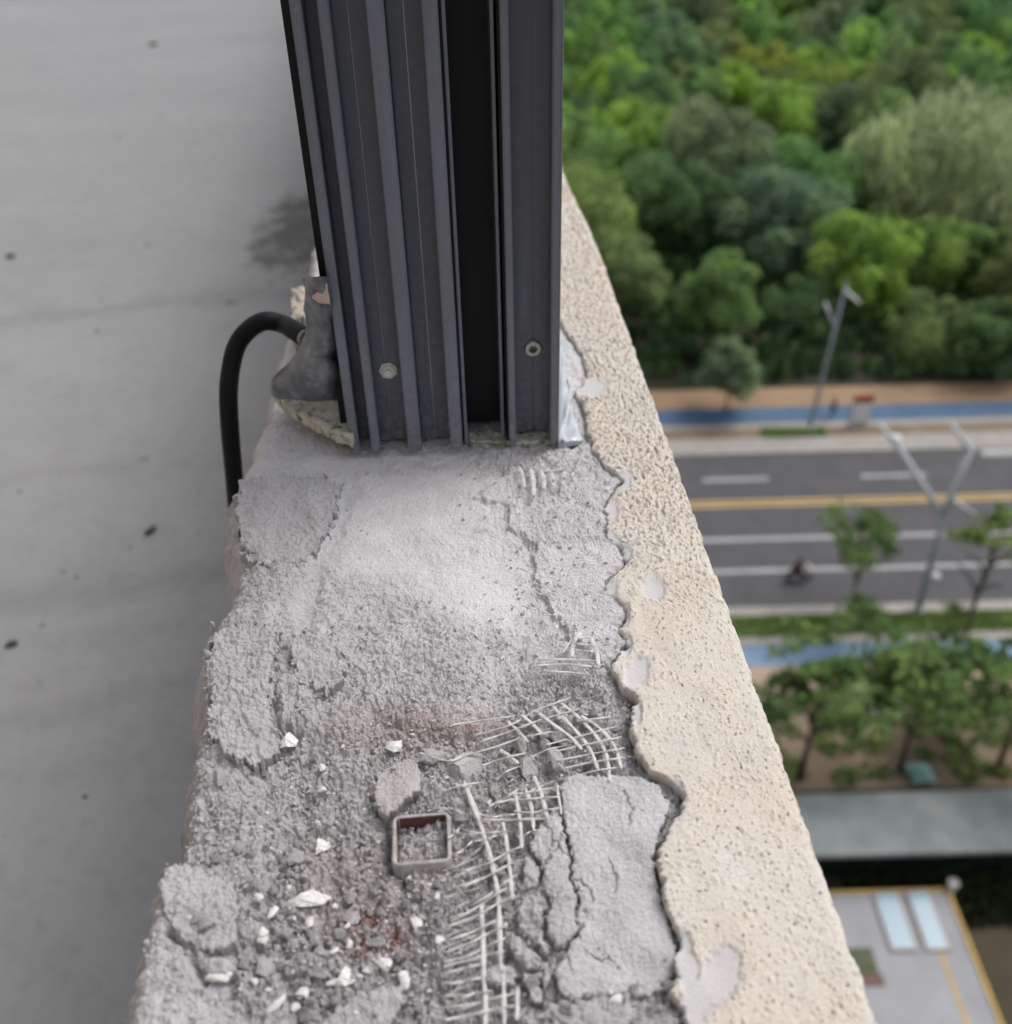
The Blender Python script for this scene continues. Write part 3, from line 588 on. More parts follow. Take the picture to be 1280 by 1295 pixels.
DN = [(330, 700, .12), (300, 880, .2), (420, 900, .35), (560, 860, .3), (480, 960, .9), (400, 1030, .9), (340, 1100, .7), (450, 1100, 1.), (560, 1000, 1.), (600, 1080, .8), (420, 1200, 1.), (520, 1220, 1.), (600, 1280, .9), (340, 1240, 1.), (230, 1150, .15), (220, 1260, .3), (620, 700, .04), (500, 640, .03), (700, 640, .2), (720, 600, .3),
      (670, 700, .5), (690, 780, .4), (740, 740, .1), (720, 930, 1.), (690, 970, .9), (780, 940, .7), (770, 1100, .02), (700, 1100, .1), (640, 1200, .7), (800, 1280, .9), (700, 1260, .8)]
dn = lambda u, v: cps(u, v, DN, 32.)
crumbs('fine_grit', 9000, dn, (.0005, .0019), M_stone, 'fine grey mortar grit covering the broken top of the parapet', 1)
crumbs('pale_grit', 900, dn, (.0005, .0018), M_white, 'pale specks of plaster mixed into the grey grit', 2)

# flat tan flake near the tube
FL = [(472, 998), (476, 978), (494, 960), (512, 954), (530, 962), (534, 980), (528, 1000), (514, 1010), (500, 1024), (486, 1030), (474, 1016)]
fl = plate(FL, 4.5, M_flake, .5, None, (4, 6), 'mortar_flake', 0, .004)
fl.data.transform(Matrix.Translation(Vector(WO))); tag(fl, 'flat tan grey mortar flake lying against the upper left corner of the steel tube', 'flake')

# ================================================================ steel tube
def square_tube():
    c = P(np.array([497., 569., 569., 497.]), np.array([1029., 1028., 1091., 1093.]), -.012)
    ctr = c.mean(0); t = tag(empty('steel_tube', tuple(ctr)), 'cut end of a square steel tube sticking out of the rubble', 'tube')
    W_ = .0146; wt = .0023; H_ = .07
    bm = bmesh.new()
    def ring(hw, r, z, n=4):
        out = []
        for sx, sy, a0 in ((1, 1, 0), (-1, 1, pi/2), (-1, -1, pi), (1, -1, 3*pi/2)):
            for k in range(n+1):
                a = a0+pi/2*k/n; out.append(bm.verts.new((sx*(hw-r)+r*cos(a), sy*(hw-r)+r*sin(a), z+.0004*random.uniform(-1, 1))))
        return out
    rs = [ring(W_, .004, -H_), ring(W_, .004, -.0008), ring(W_-.0007, .0035, 0), ring(W_-wt+.0006, .002, 0), ring(W_-wt, .0015, -.0008), ring(W_-wt, .0015, -H_)]
    for a, b in zip(rs[:-1], rs[1:]):
        for k in range(len(a)): bm.faces.new((a[k], a[(k+1) % len(a)], b[(k+1) % len(a)], b[k]))
    bmesh.ops.recalc_face_normals(bm, faces=bm.faces[:]); me = bpy.data.meshes.new('tube_wall'); bm.to_mesh(me); bm.free()
    at = me.attributes.new('in', 'FLOAT', 'POINT'); at.data.foreach_set('value', [1. if (max(abs(v_.co.x), abs(v_.co.y)) < W_-wt+.0003 and v_.co.z < -.0005) else 0. for v_ in me.vertices])
    shade(me); link('tube_wall', me, M_tube, t); t.rotation_euler = (0, 0, .0)
    f_ = bmesh.new(); bmesh.ops.create_grid(f_, x_segments=24, y_segments=24, size=W_-wt+.0005)
    for v_ in f_.verts: v_.co.z = -.016+.0035*float(fbm(np.array([v_.co.x]), np.array([v_.co.y]), .008, 3, 8)[0])
    me = bpy.data.meshes.new('tube_fill'); f_.to_mesh(me); f_.free(); link('tube_fill', me, M_rock2, t)
    for dx, dy, s_, sy, lab in ((.001, .001, .0062, .0042, 'largest stone lying inside the steel tube'), (-.007, -.0065, .0042, .0036, 'stone in the lower left corner inside the tube'), (.007, -.007, .0036, .003, 'stone in the lower right corner inside the tube'), (-.007, .005, .003, .0024, 'smallest stone inside the tube, at its left wall')):
        me = random.choice(ROCKS); o = bpy.data.objects.new('mortar_stone', me); COL.objects.link(o)
        o.scale = (s_/1.3, sy, .004/.7); o.location = tuple(ctr+np.array([dx, dy, -.011])); o.rotation_euler = (0, 0, random.uniform(-.4, .4)); tag(o, lab, 'stone')
    return t
square_tube()

# ================================================================ torn glass-fibre mesh
def strand(pts, wpx, par, zo=.003, flat=True, wav=.0012):
    sp = spline([(a, b) for a, b in pts], 5); u = np.array([p[0] for p in sp]); v = np.array([p[1] for p in sp])
    z = zlow(u, v)+zo+wav*np.sin(np.arange(len(u))*.9+random.uniform(0, 6))
    q = P(u, v, z); w_ = wpx/F*.5*.72*np.linalg.norm(q[0]-np.array([0, 0, CH]))
    MB().tube([tuple(x_-np.array(par['o'])) for x_ in q], [w_*random.uniform(.75, 1.2)*(.55 if k_ in (0, len(q)-1) else 1) for k_ in range(len(q))], 6, ry=(.00028 if flat else w_*.7)).build('strand', M_mesh, par['e'], smooth=False)
def meshthing(label, u, v):
    p = surf(u, v)[0]; e_ = tag(empty('torn_mesh', tuple(p)), label, 'mesh'); return {'e': e_, 'o': p}
mA = meshthing('long torn strip of pale plaster mesh running down beside the cracked mortar plates', 630, 1150)
for pts, w_ in [([(587, 988), (602, 1027), (612, 1055), (622, 1090), (629, 1125), (632, 1165), (633, 1217)], 7), ([(633, 1217), (637, 1247), (638, 1300)], 7), ([(634, 1030), (640, 1060), (645, 1100), (648, 1138)], 6), ([(652, 1004), (658, 1040), (660, 1073)], 6),
                ([(664, 996), (672, 1020), (675, 1050)], 6), ([(675, 981), (685, 1005), (693, 1036)], 7), ([(704, 990), (707, 1010), (710, 1030)], 5), ([(612, 1136), (609, 1150), (611, 1180), (612, 1233), (614, 1261), (614, 1300)], 7), ([(655, 1248), (654, 1290)], 6)]:
    strand(pts, w_, mA, .0065)
rows = [(588, 1101, 660, 1070), (584, 1122, 658, 1088), (596, 1146, 656, 1105), (570, 1166, 650, 1118), (567, 1171, 650, 1133), (567, 1189, 646, 1157), (564, 1204, 642, 1170), (562, 1217, 640, 1186), (561, 1222, 638, 1203), (560, 1231, 614, 1219), (560, 1243, 612, 1236), (563, 1258, 622, 1253), (562, 1274, 652, 1256), (562, 1290, 650, 1272),
        (600, 1064, 640, 1054), (594, 1052, 642, 1052), (605, 1030, 652, 1030), (608, 1036, 694, 1036), (626, 1016, 700, 988), (640, 1004, 705, 996), (646, 1012, 708, 1008), (650, 1026, 708, 1022), (618, 1020, 668, 992), (574, 1080, 600, 1062), (655, 1058, 678, 1050), (566, 1060, 585, 1044)]
for a, b, c_, d_ in rows:
    k = random.uniform(-2, 2); strand([(a, b), (a*.6+c_*.4, b*.62+d_*.38+k+1.5), (a*.3+c_*.7, b*.3+d_*.7+k*.6), (c_, d_)], 3.6, mA, .0070, False)
for k in range(16):                                     # frayed ends
    a = random.uniform(562, 575); b = 1100+k*12; strand([(a-4, b+random.uniform(-2, 6)), (a+14, b-5), (a+44, b-16+random.uniform(-4, 4))], 1.7, mA, .004, False)
for a, b, c_, d_ in [(580, 1095, 610, 1070), (586, 1030, 560, 1022), (560, 1022, 540, 1026), (618, 1064, 635, 1035), (612, 1072, 632, 1044), (600, 1138, 607, 1120), (622, 1000, 650, 986)]:
    strand([(a, b), ((a+c_)/2+3, (b+d_)/2-2), (c_, d_)], 1.8, mA, .004, False)
mB = meshthing('upper torn sheet of pale mesh with loose ends reaching left over the hollow', 700, 920)
for pts in [[(642, 912), (655, 924), (668, 938)], [(660, 904), (674, 916), (687, 930)], [(677, 898), (700, 916), (722, 932), (736, 948)], [(695, 889), (720, 915), (745, 945), (757, 975)], [(710, 889), (735, 910), (757, 935), (768, 958), (771, 988)], [(735, 905), (760, 922), (778, 945), (786, 972)], [(632, 948), (645, 956), (656, 966)]]:
    strand(pts, 5.8, mB, .0066)
for pts in [[(570, 917), (610, 911), (652, 905)], [(600, 930), (645, 917), (677, 899), (722, 882)], [(607, 938), (645, 925), (685, 910), (735, 896)], [(577, 959), (622, 946), (660, 933), (700, 925)], [(530, 952), (566, 962), (590, 955), (622, 946)], [(610, 968), (640, 958), (668, 952)], [(628, 986), (640, 976), (658, 969)],
            [(690, 942), (730, 932), (782, 918)], [(698, 951), (740, 942), (786, 932)], [(704, 962), (745, 954), (790, 946)], [(712, 972), (748, 964), (790, 958)], [(720, 984), (756, 974), (790, 970)], [(672, 958), (692, 948), (712, 944)], [(730, 912), (760, 908), (784, 906)], [(560, 1000), (590, 992), (610, 990)]]:
    strand(pts, 3.4, mB, .0068, False)
mC = meshthing('small triangle of exposed mesh in the smooth mortar beside the beige edge', 720, 825)
for pts, w_ in [([(735, 798), (726, 812), (723, 830)], 6), ([(748, 806), (755, 825), (757, 842)], 5), ([(680, 834), (715, 834), (755, 836)], 3.5), ([(678, 842), (715, 840), (748, 843)], 3.5), ([(686, 849), (715, 850), (742, 853)], 3.5), ([(710, 828), (722, 810), (728, 800)], 2.5), ([(728, 814), (748, 816)], 3), ([(726, 822), (752, 824)], 3), ([(728, 806), (746, 807)], 2.5), ([(728, 836), (745, 854)], 3), ([(702, 795), (708, 788), (712, 786)], 4)]:
    strand(pts, w_*1.25, mC, .0070, w_ > 4)
mD = meshthing('short comb of white mesh stubs in the mortar just below the window post', 690, 605)
for a, b, c_, d_, w_ in [(657, 590, 663, 616, 4), (671, 592, 675, 626, 5), (684, 594, 688, 618, 5), (697, 598, 700, 614, 4), (714, 596, 711, 612, 3), (650, 625, 655, 633, 3), (726, 594, 720, 604, 3)]:
    strand([(a, b), ((a+c_)/2+1.5, (b+d_)/2), (c_, d_)], w_*1.4, mD, .0082)
strand([(655, 592), (680, 596), (728, 593)], 2.2, mD, .0055, False)
mE = meshthing('thin mesh fibres poking from the broken layer edge between smooth bed and skim', 680, 750)
for a, b, c_, d_ in [(656, 718, 676, 724), (674, 735, 688, 742), (676, 748, 690, 752), (660, 766, 684, 770), (682, 770, 698, 778), (604, 656, 618, 660), (690, 778, 704, 776)]:
    strand([(a, b), ((a+c_)/2, (b+d_)/2+1), (c_, d_)], 3., mE, .0066, False)

# ================================================================ window post
YP = .6392; YF = .6215; TOP = 1.25
post = tag(empty('window_post', (0, YP, 0)), 'dark grey ribbed aluminium window post standing upright on the broken parapet', 'window post')
def X(u, y, v=None): return P(u, v, 0)[0] if v else None
def bar(name, ua, ub_, v0, yf, yb_, mat, z0=.0, bev=.0005):
    # ua/ub_ at the foot (photograph place), plane yf is its front
    def xat(u): 
        d = ray(u, v0); return float(d[0]*(yf/d[1]))
    o = MB().box(xat(ua), xat(ub_), yf-YP, yb_-YP, z0, TOP).build(name, mat, post, bev=bev); return o
bar('side_gasket', 433, 444.5, 552, YP-.004, YP+.10, M_black)
bar('face_plate', 455, 473, 556, YP+.004, YP+.010, M_alu)
for a, b in ((482, 496.6), (497.6, 518)): bar('face_plate', a, b, 556, YP, YP+.006, M_alu)
for a, b in ((534, 550.6), (551.6, 572)): bar('face_plate', a, b, 553, YP, YP+.006, M_alu)
for a, b in ((652, 673.6), (674.6, 697)): bar('face_plate', a, b, 548, YP, YP+.006, M_alu)
for a, b in ((496.6, 497.6), (550.6, 551.6), (673.6, 674.6)): bar('joint_line', a, b, 552, YP+.0012, YP+.0055, M_edge if a < 600 else M_fin, bev=0)
for a, b, v0 in ((444.5, 456, 577), (471, 482, 577), (517, 534, 573), (570, 585.5, 568), (644.5, 653, 562), (696, 705.5, 560)): bar('rib', a, b, v0, YF, YP+.004, M_fin, 0, .0009)
bar('rib', 585.5, 588.3, 562, YF+.006, YP+.002, M_black); bar('rib', 588.3, 592, 560, YF+.006, YP+.016, M_fin, 0, .0004)
bar('channel_back', 588, 640, 541, YP+.014, YP+.020, M_black, .002); bar('rib', 634.5, 638, 554, YF+.010, YP+.016, M_fin, 0, .0004); bar('rib', 641, 644.5, 556, YF+.007, YP+.004, M_black, 0, .0003)
bar('bare_edge', 705.5, 706.6, 560, YF+.0008, YP+.02, M_edge, 0, 0)
bar('rear_profile', 446, 704, 552, YP+.022, YP+.10, M_alu, .0, .001)
# screws
def screw(u, v, r, mat, hexa, name):
    d = ray(u, v); p = np.array([0, 0, CH])+d*(YP/d[1]); s = tag(empty(name, (0, 0, 0)), None); s.parent = post; s.location = (p[0], 0, p[2])
    bm = bmesh.new(); n = 24
    def ring(rr, y, k=n, hx=False, sq=None): return [bm.verts.new((rr*cos(2*pi*i/k)*(1/math.cos(((i*360/k) % 60-30)*pi/180)*.9 if hx else 1), y, rr*sin(2*pi*i/k)*(1/math.cos(((i*360/k) % 60-30)*pi/180)*.9 if hx else 1))) for i in range(k)]
    R1 = ring(r, 0); R2 = ring(r, -.0012); R3 = ring(r*.88, -.0022); R4 = ring(r*.50, -.0024 if hexa else -.0026, hx=hexa); R5 = ring(r*.46, .0008 if hexa else -.0040, hx=hexa)
    for a, b in ((R1, R2), (R2, R3), (R3, R4), (R4, R5)):
        for i in range(n): bm.faces.new((a[i], a[(i+1) % n], b[(i+1) % n], b[i]))
    bm.faces.new(R5); bmesh.ops.recalc_face_normals(bm, faces=bm.faces[:]); me = bpy.data.meshes.new(name); bm.to_mesh(me); bm.free()
    return s, me
s, me = screw(674, 440, .0062, M_screw, True, 'screw'); hd = link('screw_head', me, M_screw, s)
MB().cyl((0, .0006, 0), (0, 1, 0), .0026, .0012, 6).build('hex_socket', M_black, s)
s, me = screw(491, 468.5, .0050, M_rivet, False, 'screw'); link('screw_head', me, M_rivet, s)
MB().tube([(0, .001, 0), (0, -.0007, 0)], .0066, 7).build('cut_out', M_rivet, s)
# dry foam squeezed out under the post
def blob(name, pts, z0, z1, mat, label, cat, seed=1, par=None, wob=.0012, org=None):
    # an outline on the wall top with thickness, subdivided and roughened
    bm = bmesh.new(); p = [P(a, b, z1) for a, b in pts]; c_ = np.mean(p, 0)
    f_ = bm.faces.new([bm.verts.new(tuple(q-c_)) for q in p]); r_ = bmesh.ops.extrude_face_region(bm, geom=[f_]); vs = [g for g in r_['geom'] if isinstance(g, bmesh.types.BMVert)]
    for v_ in vs: v_.co.z -= (z1-z0)
    bmesh.ops.triangulate(bm, faces=bm.faces[:]); bmesh.ops.subdivide_edges(bm, edges=bm.edges[:], cuts=5, use_grid_fill=True)
    rnd = random.Random(seed)
    for v_ in bm.verts: v_.co += Vector((rnd.uniform(-1, 1), rnd.uniform(-1, 1), rnd.uniform(-1, 1)))*wob
    bmesh.ops.recalc_face_normals(bm, faces=bm.faces[:]); me = bpy.data.meshes.new(name); bm.to_mesh(me); bm.free(); shade(me)
    o = link(name, me, mat); o.location = tuple(c_); tag(o, label, cat); return o
blob('foam_strip', [(592, 546), (615, 543), (645, 549), (694, 545), (697, 556), (660, 560), (636, 560), (592, 557)], -.006, -.0005, M_foam, 'pale dried foam strip squeezed out under the foot of the window post', 'foam', 3)
blob('zinc_plate', [(706, 425), (716, 432), (714, 470), (722, 490), (724, 520), (737, 556), (706, 560)], -.004, .0008, M_galv, 'bluish galvanised metal plate sticking out right of the window post', 'plate', 4, wob=.0005)
# foam slab, grey bag, block and hose at the left of the post
blob('foam_slab', [(346, 494), (362, 484), (382, 478), (402, 478), (414, 492), (434, 502), (446, 528), (446, 552), (424, 545), (396, 531), (366, 514)], .010, .020, M_foam, 'pale green dried foam slab jutting out left of the window post foot', 'foam', 5, wob=.0009)
rowsb = [(350, 386, 420, .135), (372, 388, 424, .120), (400, 390, 430, .100), (425, 390, 434, .082), (448, 380, 440, .066), (466, 362, 446, .054), (480, 350, 452, .044), (490, 343, 456, .034), (498, 344, 458, .024)]
bm = bmesh.new(); gr = []
sp = spline(rowsb, 5)
for j, (v0, ua, ub_, z) in enumerate(sp):
    rw = []
    for k in range(15):
        t = k/14; u = ua+(ub_-ua)*t; bul = sin(pi*min(t*1.15, 1))*.014
        p = P(u, v0+6*sin(pi*t)*(v0 > 455), z+bul); n = .004*float(fbm(np.array([p[0]]), np.array([p[2]+p[1]]), .022, 3, 5)[0])
        rw.append(bm.verts.new((p[0]+n, p[1]+.6*n, p[2])))
    gr.append(rw)
for a, b in zip(gr[:-1], gr[1:]):
    for k in range(14): bm.faces.new((a[k], a[k+1], b[k+1], b[k]))
bmesh.ops.recalc_face_normals(bm, faces=bm.faces[:]); r_ = bmesh.ops.solidify(bm, geom=bm.faces[:], thickness=.0025)
me = bpy.data.meshes.new('plastic_wrap'); bm.to_mesh(me); bm.free(); shade(me)
bp = P(400, 460, .05); me.transform(Matrix.Translation(Vector(-bp))); o = link('plastic_wrap', me, M_bag); o.location = tuple(bp); tag(o, 'dark bluish grey plastic wrap bulging out behind the left side of the window post', 'wrap')
blob('cardboard_piece', [(388, 350), (412, 352), (414, 360), (398, 357)], .128, .142, M_pink, 'pinkish cardboard corner showing on top of the grey plastic wrap', 'cardboard', 6, wob=.0003)
blob('wood_offcut', [(369, 364), (386, 362), (388, 402), (367, 404)], -.02, .035, M_wood, 'short stained wood offcut standing behind the end of the black hose', 'wood', 7, wob=.001)
hz = [(386, 427, .066), (372, 418, .064), (358, 410, .057), (336, 406, .060), (316, 416, .055), (300, 436, .044), (292, 466, .028), (289, 500, .010), (291, 545, -.022), (295, 590, -.060), (299, 640, -.11), (304, 700, -.19), (308, 760, -.32), (312, 800, -.5), (312, 840, -.88), (296, 868, -.893)]
hp = spline([tuple(P(a, b, z)) for a, b, z in hz], 7); ho = np.array(hp[20])
he = tag(empty('black_hose', tuple(ho)), 'black rubber hose arching out beside the post and down over the inner wall edge', 'hose')
MB().tube([tuple(p-ho) for p in hp], .0073, 16).build('hose_tube', M_hose, he, smooth=True)
e0 = hp[0]-ho; dr = (hp[0]-hp[2]); dr = dr/np.linalg.norm(dr)
MB().cyl(tuple(e0-dr*.0005), tuple(dr), .0068, .004, 14).build('cut_end', M_cut, he); MB().cyl(tuple(e0), tuple(dr), .0025, .012, 8).build('bare_wire', M_screw, he)

# ================================================================ balcony floor and building
MB().box(-3.6, -.15, -3, 7.5, -1.05, -.90).build('balcony_floor', M_floor).__setitem__('kind', 'structure')
def debris(u, v, px, lab):
    p = P(u, v, -.9); me = random.choice(ROCKS); o = bpy.data.objects.new('floor_debris', me); COL.objects.link(o); s_ = px/F*np.linalg.norm(p-np.array([0, 0, CH]))/2.6
    o.scale = (s_, s_, s_*.5); o.location = (p[0], p[1], -.9+s_*.25); o.rotation_euler = (0, 0, random.uniform(0, 3)); tag(o, lab, 'debris')
    o.data = me.copy(); o.data.materials.clear(); o.data.materials.append(M_dsoil)
for u, v, s_, lab in [(190, 672, 22, 'dark crumb on the balcony floor nearest the wall edge'), (15, 816, 20, 'dark crumb on the floor at the left edge of the picture, lower one'), (14, 325, 16, 'dark crumb on the floor at the left edge of the picture, upper one'), (194, 57, 11, 'dark speck highest on the balcony floor'), (128, 380, 6, 'tiny dark speck on the pale streak of the floor'), (97, 730, 7, 'tiny dark speck on the floor above the shaded part'),
                      (108, 1008, 8, 'small crumb on the darker part of the floor'), (25, 622, 7, 'small crumb at the left of the floor halfway down'), (150, 175, 6, 'tiny crumb in the upper part of the floor')]: debris(u, v, s_, lab)
bl = tag(empty('apartment_building', (-3, 0, GZ)), 'building that carries the balcony, its beige outer face straight below the parapet', 'building')
T = lambda p: (p[0]+3, p[1], p[2]-GZ)
MB().box(-9, XE-.004, -12, 7.5, GZ, -1.05, T).build('facade', M_fac, bl)
MB().box(-9, -.35, -6, -1.7, -1.03, 3.2, T).build('unseen_shade_block', M_fac, bl)  # unseen block added behind the camera to darken the near balcony floor
MB().box(-3.9, -3.6, -1.7, 7.5, -1.03, 3.0, T).build('balcony_back_wall', M_fac, bl)
for k in range(12):
    z = -3.2-3.1*k
    for yy in (-9.5, -5, -.5, 4):
        fr = MB().box(XE-.003, XE+.05, yy, yy+1.9, z-.9, z+.75, T).build('window', M_dframe, bl); MB().box(XE+.05, XE+.056, yy+.08, yy+1.82, z-.82, z+.67, T).build('pane', M_dglass, fr)

# ================================================================ street level
def strip(name, s0, s1, r0_, r1_, z, mat, th=None, parent=None, kind='structure'):
    b = MB(); q = [G(s0, r0_, z), G(s0, r1_, z), G(s1, r1_, z), G(s1, r0_, z)]
    if th:
        q2 = [(p[0], p[1], p[2]-th) for p in q]; b.v = q2+q; b.f = [(0, 3, 2, 1), (4, 5, 6, 7), (0, 1, 5, 4), (1, 2, 6, 5), (2, 3, 7, 6), (3, 0, 4, 7)]
    else: b.v = q; b.f = [(0, 1, 2, 3)]
    o = b.build(name, mat, parent)
    if kind and parent is None: o['kind'] = kind
    return o
strip('ground', -600, 1500, -900, 900, 0, M_ground)
L, Rr = -60, 140
strip('road', 44.6, 61.0, L, Rr, .012, M_asph)
road = bpy.data.objects['road']
strip('kerb', 60.9, 62.9, L, Rr, .14, M_kerb, .14); strip('kerb', 43.9, 44.7, L, Rr, .14, M_kerb, .14)
strip('lane_line', 51.1, 51.45, L, Rr, .018, M_wpaint, parent=road); strip('lane_line', 47.95, 48.3, L, Rr, .018, M_wpaint, parent=road)
strip('centre_line', 54.75, 55.05, L, Rr, .018, M_ypaint, parent=road); strip('centre_line', 55.25, 55.5, L, Rr, .018, M_ypaint, parent=road)
r1_ = SR(P(888, 604, GZ))[1]; r2_ = SR(P(971, 604, GZ))[1]; r3_ = SR(P(1088, 600, GZ))[1]
for k in range(-6, 12):
    a = r1_+(r3_-r1_)*k; strip('lane_dash', 57.75, 58.1, a, a+(r2_-r1_), .018, M_wpaint, parent=road)
strip('give_way_marking', 60.0, 61.0-.05, SR(P(1245, 578, GZ))[1], SR(P(1245, 578, GZ))[1]+9, .018, M_wpaint, parent=road)
strip('grass_verge', 62.9, 64.3, L, Rr, .06, M_soil); strip('pale_path', 64.3, 65.0, L, Rr, .08, M_kerb)
strip('blue_cycle_lane', 65.0, 67.3, L, Rr, .05, M_blue); strip('soil_path', 67.3, 70.2, L, Rr, .04, M_sand)
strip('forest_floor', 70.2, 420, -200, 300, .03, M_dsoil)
strip('lawn_strip', 42.2, 43.9, L, Rr, .05, M_lawn); strip('white_kerb', 41.55, 42.2, L, Rr, .10, M_kerb, .1)
strip('pale_blue_path', 39.9, 41.55, L, Rr, .05, M_blue2); strip('tan_pavement', 37.4, 39.9, L, Rr, .04, M_pave); strip('planting_bed', 31.4, 37.4, L, Rr, .03, M_soil)
# --- grass tufts
def tufts(name, N, s0, s1, r0_, r1_, hh, label, seed, mask=None):
    rng = np.random.default_rng(seed); s = rng.uniform(s0, s1, N); r = rng.uniform(r0_, r1_, N)
    if mask is not None:
        k = mask(s, r); s = s[k]; r = r[k]
    n = len(s); a = rng.uniform(0, 2*pi, n); w_ = hh*.5; h_ = hh*rng.uniform(.5, 1.2, n)
    b = np.array([G(x_, y_, .05) for x_, y_ in zip(s, r)]); dx = np.stack([np.cos(a)*w_, np.sin(a)*w_, 0*a], 1); up = np.stack([rng.normal(0, .1, n), rng.normal(0, .1, n), h_], 1)
    V = np.stack([b-dx, b+dx, b+dx*.6+up, b-dx*.6+up], 1).reshape(-1, 3); q = np.arange(4*n).reshape(-1, 4)
    o = link(name, npmesh(name, V, q, False), M_grass); tag(o, label, 'grass', kind='stuff')
tufts('grass', 9000, 42.2, 43.9, 9, 40, .16, 'green grass strip between the near kerb and the pale blue path', 1)
rg0 = SR(P(965, 552, GZ))[1]; rg1 = SR(P(1045, 552, GZ))[1]
tufts('grass', 2500, 62.9, 64.2, rg0, rg1, .16, 'short grass patch on the far verge below the lamp', 2)
tufts('ground_cover', 6000, 31.6, 37.2, 8, 30, .22, 'patchy low plants in the planting bed under the near trees', 3, lambda s, r: perlin(s/1.6, r/1.6, 3) > .05)
# --- low building with grey green roof
def T2(s0, r0_, z0): return lambda p: tuple(np.array(G(p[1], p[0], p[2]))-np.array(G(s0, r0_, z0)))
RZ = 3.0; fS = SR(P(1160, 1079, GZ+RZ))[0]; bS = SR(P(1160, 1001, GZ+RZ))[0]
lb = tag(empty('low_building', G(fS, 18, 0)), 'long low building with a flat grey green roof and dark glazed front', 'building'); t_ = T2(fS, 18, 0)
MB().box(-2, 60, fS, bS, RZ-.25, RZ, t_).build('roof', M_groof, lb); MB().box(-2, 60, fS+.9, bS-.1, 0, RZ-.25, t_).build('wall', M_dframe, lb)
for k in range(20): MB().box(1+k*2.6, 3.4+k*2.6, fS+.84, fS+.9, .3, RZ-.5, t_).build('window', M_dglass, lb)
# --- paved roof with yellow edges and two skylights
RZ2 = 1.0
def q2(u, v): return SR(P(u, v, GZ+RZ2))
sA, rA = q2(1197, 1128); s0_, _ = q2(1200, 1420)
dk = tag(empty('terrace_deck', G(s0_, rA, 0)), 'pale grey terrace deck with yellow edges and two light blue skylights', 'terrace'); t_ = T2(s0_, rA, 0)
rl = 4.; MB().box(rl, rA, s0_, sA, 0, RZ2, t_).build('deck', M_proof, dk)
MB().box(rl, rA+.16, sA, sA+.16, 0, RZ2+.08, t_).build('edge_trim', M_yel, dk); MB().box(rA, rA+.16, s0_, sA, 0, RZ2+.08, t_).build('edge_trim', M_yel, dk)
s3, r3 = q2(1205, 1135); s4, r4 = q2(1214, 1262)
MB().box(r4-.18, r4-.02, s4-2, s3-.2, RZ2+.004, RZ2+.02, t_).build('yellow_stripe', M_yel, dk)
for (ua, va, ub_, vb) in ((1104, 1132, 1158, 1202), (1146, 1130, 1200, 1202)):
    sa, ra = q2(ua, va); sb, rb = q2(ub_, vb)
    f_ = MB().box(ra-.05, rb+.05, sb-.06, sa+.06, RZ2, RZ2+.12, t_).build('skylight', M_pinkfr, dk); MB().box(ra+.03, rb-.03, sb+.03, sa-.02, RZ2+.12, RZ2+.15, t_).build('glass', M_skyl, f_)
sa, ra = q2(1070, 1200); sb, rb = q2(1112, 1232)
MB().box(ra, rb, sb, sa, RZ2+.004, RZ2+.05, t_).build('planter_bed', simple('planter_soil', (.06, .085, .04), (.12, .12, .08), 1.5), dk); MB().box(ra, rb+.1, sb-.5, sb-.02, RZ2+.004, RZ2+.06, t_).build('red_mat', simple('brick_red', (.14, .085, .075), (.17, .10, .09), 3), dk)
pc = P(1203, 1124, GZ+RZ2); ob = tag(empty('bollard', (pc[0], pc[1], GZ)), 'short white post at the far corner of the yellow edged terrace', 'post')
MB().cyl((0, 0, 0), (0, 0, 1), .16, 1.35, 14).build('shaft', M_wht, ob); MB().cyl((0, 0, 1.35), (0, 0, 1), .24, .14, 14).build('cap', M_wallb, ob)
# --- small things in the planting bed
pb = P(1130, 908, GZ); b_ = tag(empty('long_bench', tuple(pb), -PSI), 'long pale bench under the near street trees', 'bench')
MB().box(-1.6, 1.6, -.22, .22, .38, .46).build('seat', M_wallb, b_)
for k in (-1.3, 0, 1.3): MB().box(k-.08, k+.08, -.18, .18, 0, .38).build('leg', M_kerb, b_)
pb = P(1163, 980, GZ); bm = bmesh.new(); bmesh.ops.create_grid(bm, x_segments=12, y_segments=12, size=.62)
for v_ in bm.verts: v_.co.z = .35*math.exp(-(v_.co.x**2+v_.co.y**2)*3)+.05*random.random()
me = bpy.data.meshes.new('plastic_sheet'); bm.to_mesh(me); bm.free(); o = link('plastic_sheet', me, M_cyan); o.location = tuple(pb+np.array([0, 0, .06])); tag(o, 'pale cyan plastic sheet lying in the soil before the low building', 'sheet')
# --- sign board
pb = P(1086, 538, GZ); sg = tag(empty('sign_board', tuple(pb), -PSI), 'white sign board with a red top beside the blue cycle lane', 'sign')
hh = 35/F*np.linalg.norm(pb)/.85; ww = 22/F*np.linalg.norm(pb)
MB().box(-ww/2, ww/2, 0, .07, .1, hh*.78).build('panel', M_wht, sg); MB().box(-ww/2-.03, ww/2+.03, -.02, .09, hh*.78, hh).build('red_header', M_redp, sg)
for k in (-1, 1): MB().box(k*ww/2-.04, k*ww/2+.04, .07, .12, 0, hh).build('leg', M_redp, sg)

